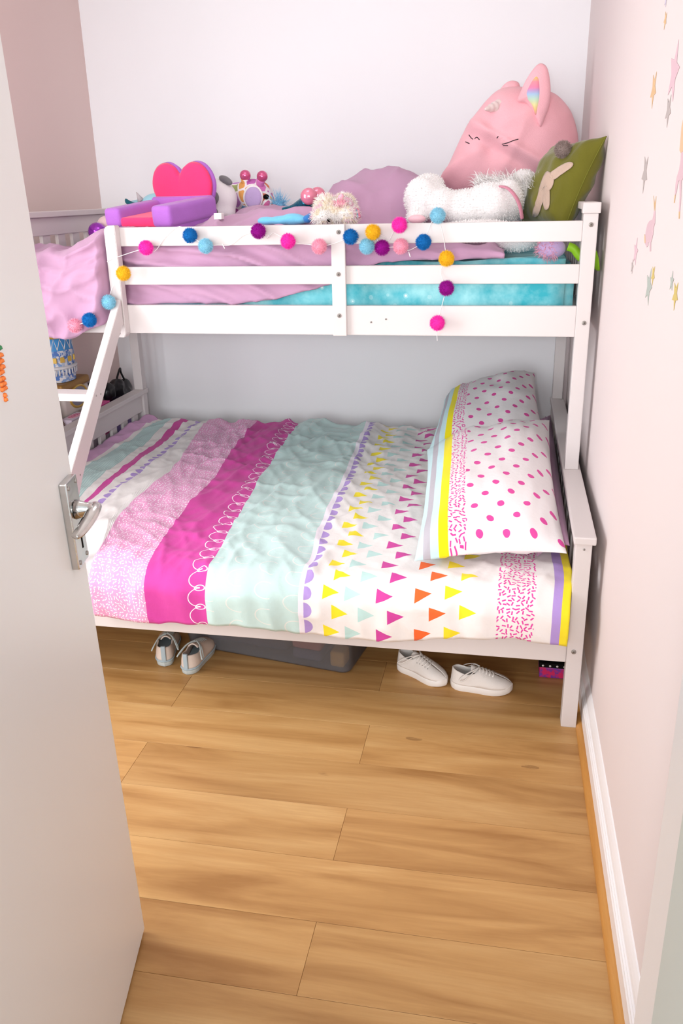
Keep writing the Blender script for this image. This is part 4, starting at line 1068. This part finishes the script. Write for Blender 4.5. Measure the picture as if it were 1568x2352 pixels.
# ------------------------------------------------------------------ storage box and its contents
def frosted():
    mt, nt, b = newmat('frosted_plastic', .25, .5); b.inputs['Base Color'].default_value = rgba('#B9B6B8')
    tr = nt.nodes.new('ShaderNodeBsdfTransparent'); tr.inputs[0].default_value = rgba('#E6E4E6'); mx = nt.nodes.new('ShaderNodeMixShader'); mx.inputs[0].default_value = .2
    nt.links.new(tr.outputs[0], mx.inputs[1]); nt.links.new(b.outputs[0], mx.inputs[2]); nt.links.new(mx.outputs[0], nt.nodes['Material Output'].inputs[0]); return mt
M_fro = frosted(); sa = math.radians(-9.9); so = Vector((-.70, .182, 0))
ex, ey = Vector((math.cos(sa), math.sin(sa), 0)), Vector((-math.sin(sa), math.cos(sa), 0))
def S(u, v, z): return so+ex*u+ey*v+Vector((0, 0, z))
sb = thing('storage_box', 'clear plastic storage box pushed under the bed', 'storage box', S(-.3, .2, 0))
def rrect(u0, u1, v0, v1, r_, n=5):
    o = []
    for cu, cv, a0_ in ((u1-r_, v1-r_, 0), (u0+r_, v1-r_, 90), (u0+r_, v0+r_, 180), (u1-r_, v0+r_, 270)):
        for k in range(n+1): a = math.radians(a0_+90*k/n); o.append((cu+r_*math.cos(a), cv+r_*math.sin(a)))
    return o
lv = []
for z, g_ in ((.004, -.012), (.0, -.004), (.006, 0), (.14, .014), (.146, .022), (.150, .022)): lv.append([S(u, v, z) for u, v in rrect(-.60-g_, 0+g_, 0-g_, .40+g_, .03)])
n = len(lv[0]); V = [p for l in lv for p in l]; Fc = [(j*n+k, j*n+(k+1) % n, (j+1)*n+(k+1) % n, (j+1)*n+k) for j in range(len(lv)-1) for k in range(n)]+[tuple(range(n))[::-1]]
o = part('tub', mesh(V, Fc, True), M_fro, sb); sd = o.modifiers.new('t', 'SOLIDIFY'); sd.thickness = .0025
part('lid', mesh([S(u, v, z) for z in (.151, .162) for u, v in rrect(-.626, .026, -.026, .426, .03)], [(k, (k+1) % n, n+(k+1) % n, n+k) for k in range(n)]+[tuple(range(n))[::-1], tuple(range(n, 2*n))]), M_fro, sb)
def slab(u0, u1, v0, v1, z0, z1, rad): 
    me = sbox((u0, v0, z0), (u1, v1, z1), rad); M_ = Matrix(((ex.x, ey.x, 0, so.x), (ex.y, ey.y, 0, so.y), (0, 0, 1, 0), (0, 0, 0, 1))); return xform(me, M_)
solo('folded_cloth', slab(-.56, -.24, .05, .36, .006, .11, .03), plain('navy_cloth', '#5C5A66', .95, .1, var=.2, scale=12), 'dark navy folded cloth filling the plastic box', 'cloth')
solo('folded_cloth', slab(-.215, -.11, .03, .18, .045, .085, .015), plain('salmon_cloth', '#D08A84', .95, .1), 'salmon pink folded cloth inside the plastic box', 'cloth')
solo('folded_cloth', slab(-.215, -.11, .03, .30, .006, .043, .015), plain('slate_cloth', '#6A6A7E', .95, .1), 'slate blue folded cloth below the salmon one in the box', 'cloth')
solo('yellow_block', slab(-.075, -.025, .02, .08, .006, .062, .012), plain('mustard_plastic', '#D9A94C', .5), 'yellow toy block in the corner of the plastic box', 'toy')
# pink patterned case beside the right leg
pcse = thing('toy_case', 'raspberry patterned toy case with a black studded band behind the right bed leg', 'toy case', (-.06, .30, 0))
def fleck():
    mt, nt, b = newmat('raspberry_flecks', .5, .3); oc = coords(nt); n = noise_node(nt, 70, 2, oc)
    r_ = nt.nodes.new('ShaderNodeValToRGB'); nt.links.new(n.outputs[0], r_.inputs[0]); e = r_.color_ramp.elements
    e[0].position = .4; e[0].color = rgba('#7A3C9C'); e[1].position = .55; e[1].color = rgba('#D92A63'); nt.links.new(r_.outputs[0], b.inputs['Base Color']); return mt
part('case', box((-.098, .262, 0), (.0, .34, .038), .004), fleck(), pcse)
part('band', box((-.1, .26, .038), (.0, .342, .054), .002), M_black, pcse)
for k in range(4): p = Vector((-.088+.022*k, .2595, .046)); part('stud', tube([p, p+Vector((0, -.002, 0))], .0035, 8), M_rub, pcse)

# ------------------------------------------------------------------ toys on the low shelf beyond the foot of the bed
solo('toy_shelf', box((-2.178, .72, 0), (-2.012, 1.80, .40), .004), M_trim, 'low white toy shelf squeezed between the bed foot and the left wall', 'shelf')
cas = thing('toy_castle', 'blue and white toy castle tower with gold rim behind the ladder', 'toy castle', (-2.115, 1.17, .40))
cx_, cy_ = -2.115, 1.165
def tower(prof, n=20, sx=.62):
    V = []; Fc = []
    for (r_, z) in prof:
        for k in range(n): a = 2*PI*k/n; V.append((cx_+r_*sx*math.cos(a), cy_+r_*math.sin(a), z))
    for j in range(len(prof)-1):
        for k in range(n): Fc.append((j*n+k, j*n+(k+1) % n, (j+1)*n+(k+1) % n, (j+1)*n+k))
    Fc += [tuple(range(n))[::-1], tuple((len(prof)-1)*n+k for k in range(n))]
    return smooth_by_angle(mesh(V, Fc), 40)
def castle_mat():
    mt, nt, b = newmat('castle_blue_tiles', .5, .3); oc = coords(nt)
    v = nt.nodes.new('ShaderNodeTexVoronoi'); v.inputs['Scale'].default_value = 75; v.distance = 'CHEBYCHEV'; nt.links.new(oc, v.inputs['Vector'])
    sc = nt.nodes.new('ShaderNodeSeparateColor'); nt.links.new(v.outputs['Color'], sc.inputs[0])
    r_ = nt.nodes.new('ShaderNodeValToRGB'); r_.color_ramp.interpolation = 'CONSTANT'; nt.links.new(sc.outputs[1], r_.inputs[0]); e = r_.color_ramp.elements
    e[0].color = rgba('#5E86D0'); e[1].position = .35; e[1].color = rgba('#F0EEF2')
    for p, c in ((.6, '#8FAEDD'), (.8, '#C9D3E8')): q_ = e.new(p); q_.color = rgba(c)
    nt.links.new(r_.outputs[0], b.inputs['Base Color']); return mt
M_cas = castle_mat(); M_gold = plain('toy_gold', '#D8B050', .35, .5, metal=.4); M_cblue = plain('toy_blue', '#4C9BDC', .4); M_cw = plain('toy_white', '#F2F0F2', .5)
part('lower_storey', tower([(.072, .735), (.074, .75), (.078, .79)]), M_cas, cas)
bal = part('balcony', tower([(.084, .790), (.090, .793), (.090, .800), (.084, .803)]), M_cw, cas)
part('upper_storey', tower([(.076, .803), (.080, .86), (.078, .868)]), M_cas, cas)
part('roof_band', tower([(.078, .868), (.074, .90), (.066, .918)]), M_cblue, cas)
part('gold_rim', tower([(.070, .918), (.073, .922), (.073, .932), (.068, .936)]), M_gold, cas)
part('blue_tower', xform(tower([(.02, .90), (.018, .96), (.001, 1.0)]), Matrix.Translation((0, .075, 0))), plain('toy_royal', '#5B7FD6', .5), cas)
for k in range(11):
    a = -PI/2+.1+k*.24-1.2; p = Vector((cx_+.62*.082*math.cos(a+.9), cy_+.082*math.sin(a+.9), 0)); part('baluster', tube([p+Vector((0, 0, .765)), p+Vector((0, 0, .790))], .0035, 6), M_cw, cas)
for k in range(4):
    a = -1.3+k*.55; p = Vector((cx_+.62*.080*math.cos(a), cy_+.080*math.sin(a), .83)); part('window_frame', xform(box((-.004, -.009, -.011), (.004, .009, .011), .001), Matrix.Translation(p) @ Matrix.Rotation(a, 4, 'Z')), M_gold, cas)
for k in range(5):
    a = -1.5+k*.5; p0 = Vector((cx_+.62*.078*math.cos(a), cy_+.078*math.sin(a), .872)); p1 = Vector((cx_+.62*.07*math.cos(a+.25), cy_+.07*math.sin(a+.25), .916)); p2 = Vector((cx_+.62*.078*math.cos(a+.5), cy_+.078*math.sin(a+.5), .872))
    part('roof_rib', tube([p0, p1, p2], .0022, 6), M_cw, cas)
jb = thing('jewel_box', 'cream and gold toy jewel box under the castle', 'toy box', (-2.12, 1.17, .40))
part('chest', sbox((-2.172, 1.06, .40), (-2.07, 1.30, .70), .02), plain('cream_lacquer', '#E6DAD2', .5), jb)
part('lid', sbox((-2.174, 1.055, .70), (-2.066, 1.305, .733), .012), plain('bronze_lid', '#A57838', .45, .4, metal=.2), jb)
ring_ = [Vector((-2.069, 1.19+.075*math.cos(a), .66+.045*math.sin(a))) for a in [2*PI*k/28 for k in range(28)]]
part('oval_frame', tube(ring_, .006, 8, closed=True), M_gold, jb); part('oval_inset', plate(ring_, (1, 0, 0), .002), plain('smoky_inset', '#8E8C9C', .3), jb)
dl = thing('brown_haired_doll', 'doll with long brown hair beside the pink toy box', 'doll', (-2.12, .99, .40))
hd = ball((-2.115, .965, .655), (.036, .040, .045), 3); part('head', hd, plain('doll_skin', '#E2B79C', .6), dl)
part('torso', ball((-2.115, .965, .52), (.035, .045, .12), 3), plain('doll_dress', '#8A5A7C', .7), dl)
hr2 = ball((-2.112, .965, .668), (.042, .046, .045), 3); part('hair', join(hr2, hair([(Vector((-2.112+.04*math.cos(a), .965+.045*math.sin(a), .67)), Vector((.25*math.cos(a), .3*math.sin(a), -1))) for a in [random.uniform(0, 2*PI) for _ in range(500)]], .15, .0014, 21, .1, .15)), plain('brown_hair', '#7C5636', .6, .3, var=.3, scale=60), dl)
bx = thing('craft_box', 'pink and white craft toy box lettered COOL behind the bed foot', 'toy box', (-2.05, 1.17, .40))
part('carton', box((-2.064, 1.00, .40), (-2.012, 1.36, .60), .002), plain('carton_print', '#E9D7E6', .5, .3, var=.1, scale=16), bx)
part('carton_band', box((-2.0645, 1.25, .46), (-2.0115, 1.3605, .6005), .001), plain('carton_pink', '#E85FA4', .5), bx)
part('badge', plate([Vector((-2.038+.022*math.cos(a), 1.075+.045*math.sin(a), .6003)) for a in [2*PI*k/24 for k in range(24)]], (0, 0, 1), .0006), plain('badge_pink', '#F3B7C9', .5), bx)
part('picture', plate([Vector(p) for p in ((-2.06, 1.14, .6003), (-2.016, 1.14, .6003), (-2.016, 1.24, .6003), (-2.06, 1.24, .6003))], (0, 0, 1), .0005), plain('carton_photo', '#A88E8A', .5, .3, var=.5, scale=60), bx)
cu = bpy.data.curves.new('t', 'FONT'); cu.body = 'COOL'; cu.size = .028; cu.align_x = 'CENTER'; cu.align_y = 'CENTER'; cu.extrude = .0004
to = bpy.data.objects.new('t', cu); COL.objects.link(to); dg = bpy.context.evaluated_depsgraph_get(); tm = bpy.data.meshes.new_from_object(to.evaluated_get(dg)); bpy.data.objects.remove(to)
part('lettering', xform(tm, Matrix.Translation((-2.038, 1.075, .6012)) @ Matrix.Rotation(math.radians(90), 4, 'Z')), plain('lettering_rose', '#C2487E', .5), bx)
solo('lavender_tub', sbox((-2.085, 1.38, .40), (-2.016, 1.60, .535), .006), plain('lavender_plastic', '#B79BE0', .5), 'lavender plastic tub seen through the bed foot slats', 'tub')
solo('pink_tub_lid', sbox((-2.088, 1.40, .536), (-2.014, 1.52, .556), .005), plain('pink_plastic', '#E868B0', .5), 'small pink lid lying on the lavender tub', 'lid')
solo('blue_book', box((-2.07, .84, .40), (-2.02, .975, .52), .002), plain('blue_cover', '#4C78C8', .5, .3, var=.5, scale=30), 'blue patterned book standing behind the bed foot slats', 'book')
bg = thing('black_bag', 'crumpled black bag with a loose strap behind the ladder', 'bag', (-2.09, 1.66, .40))
bb = blob([((-2.10, 1.64, .50), (.055, .09, .12)), ((-2.09, 1.60, .59), (.045, .06, .06)), ((-2.095, 1.69, .56), (.045, .055, .07)), ((-2.09, 1.52, .60), (.03, .05, .05)), ((-2.1, 1.42, .66), (.03, .05, .028))], .007, 3)
for v in bb.vertices: v.co += Vector((1, .3, .6))*.010*nz(v.co.x*30, v.co.y*26, v.co.z*26)
part('sack', bb, plain('black_vinyl', '#1E1B1E', .3, .5, var=.3), bg)
part('strap', tube(spline([(-2.09, 1.60, .63), (-2.08, 1.64, .69), (-2.085, 1.66, .665), (-2.08, 1.70, .60)], 6), .005, 8), plain('black_vinyl', '#1E1B1E', .3), bg)
# unseen fixture above the frame, added to go with the ceiling fill
cl = thing('ceiling_fill_fixture', 'unseen round fixture added over the ceiling fill light', 'lamp', (-1.1, .35, ZC-.07))
part('fill_fixture_base', tube([(-1.1, .35, ZC-.025), (-1.1, .35, ZC)], .28, 32), M_trim, cl)
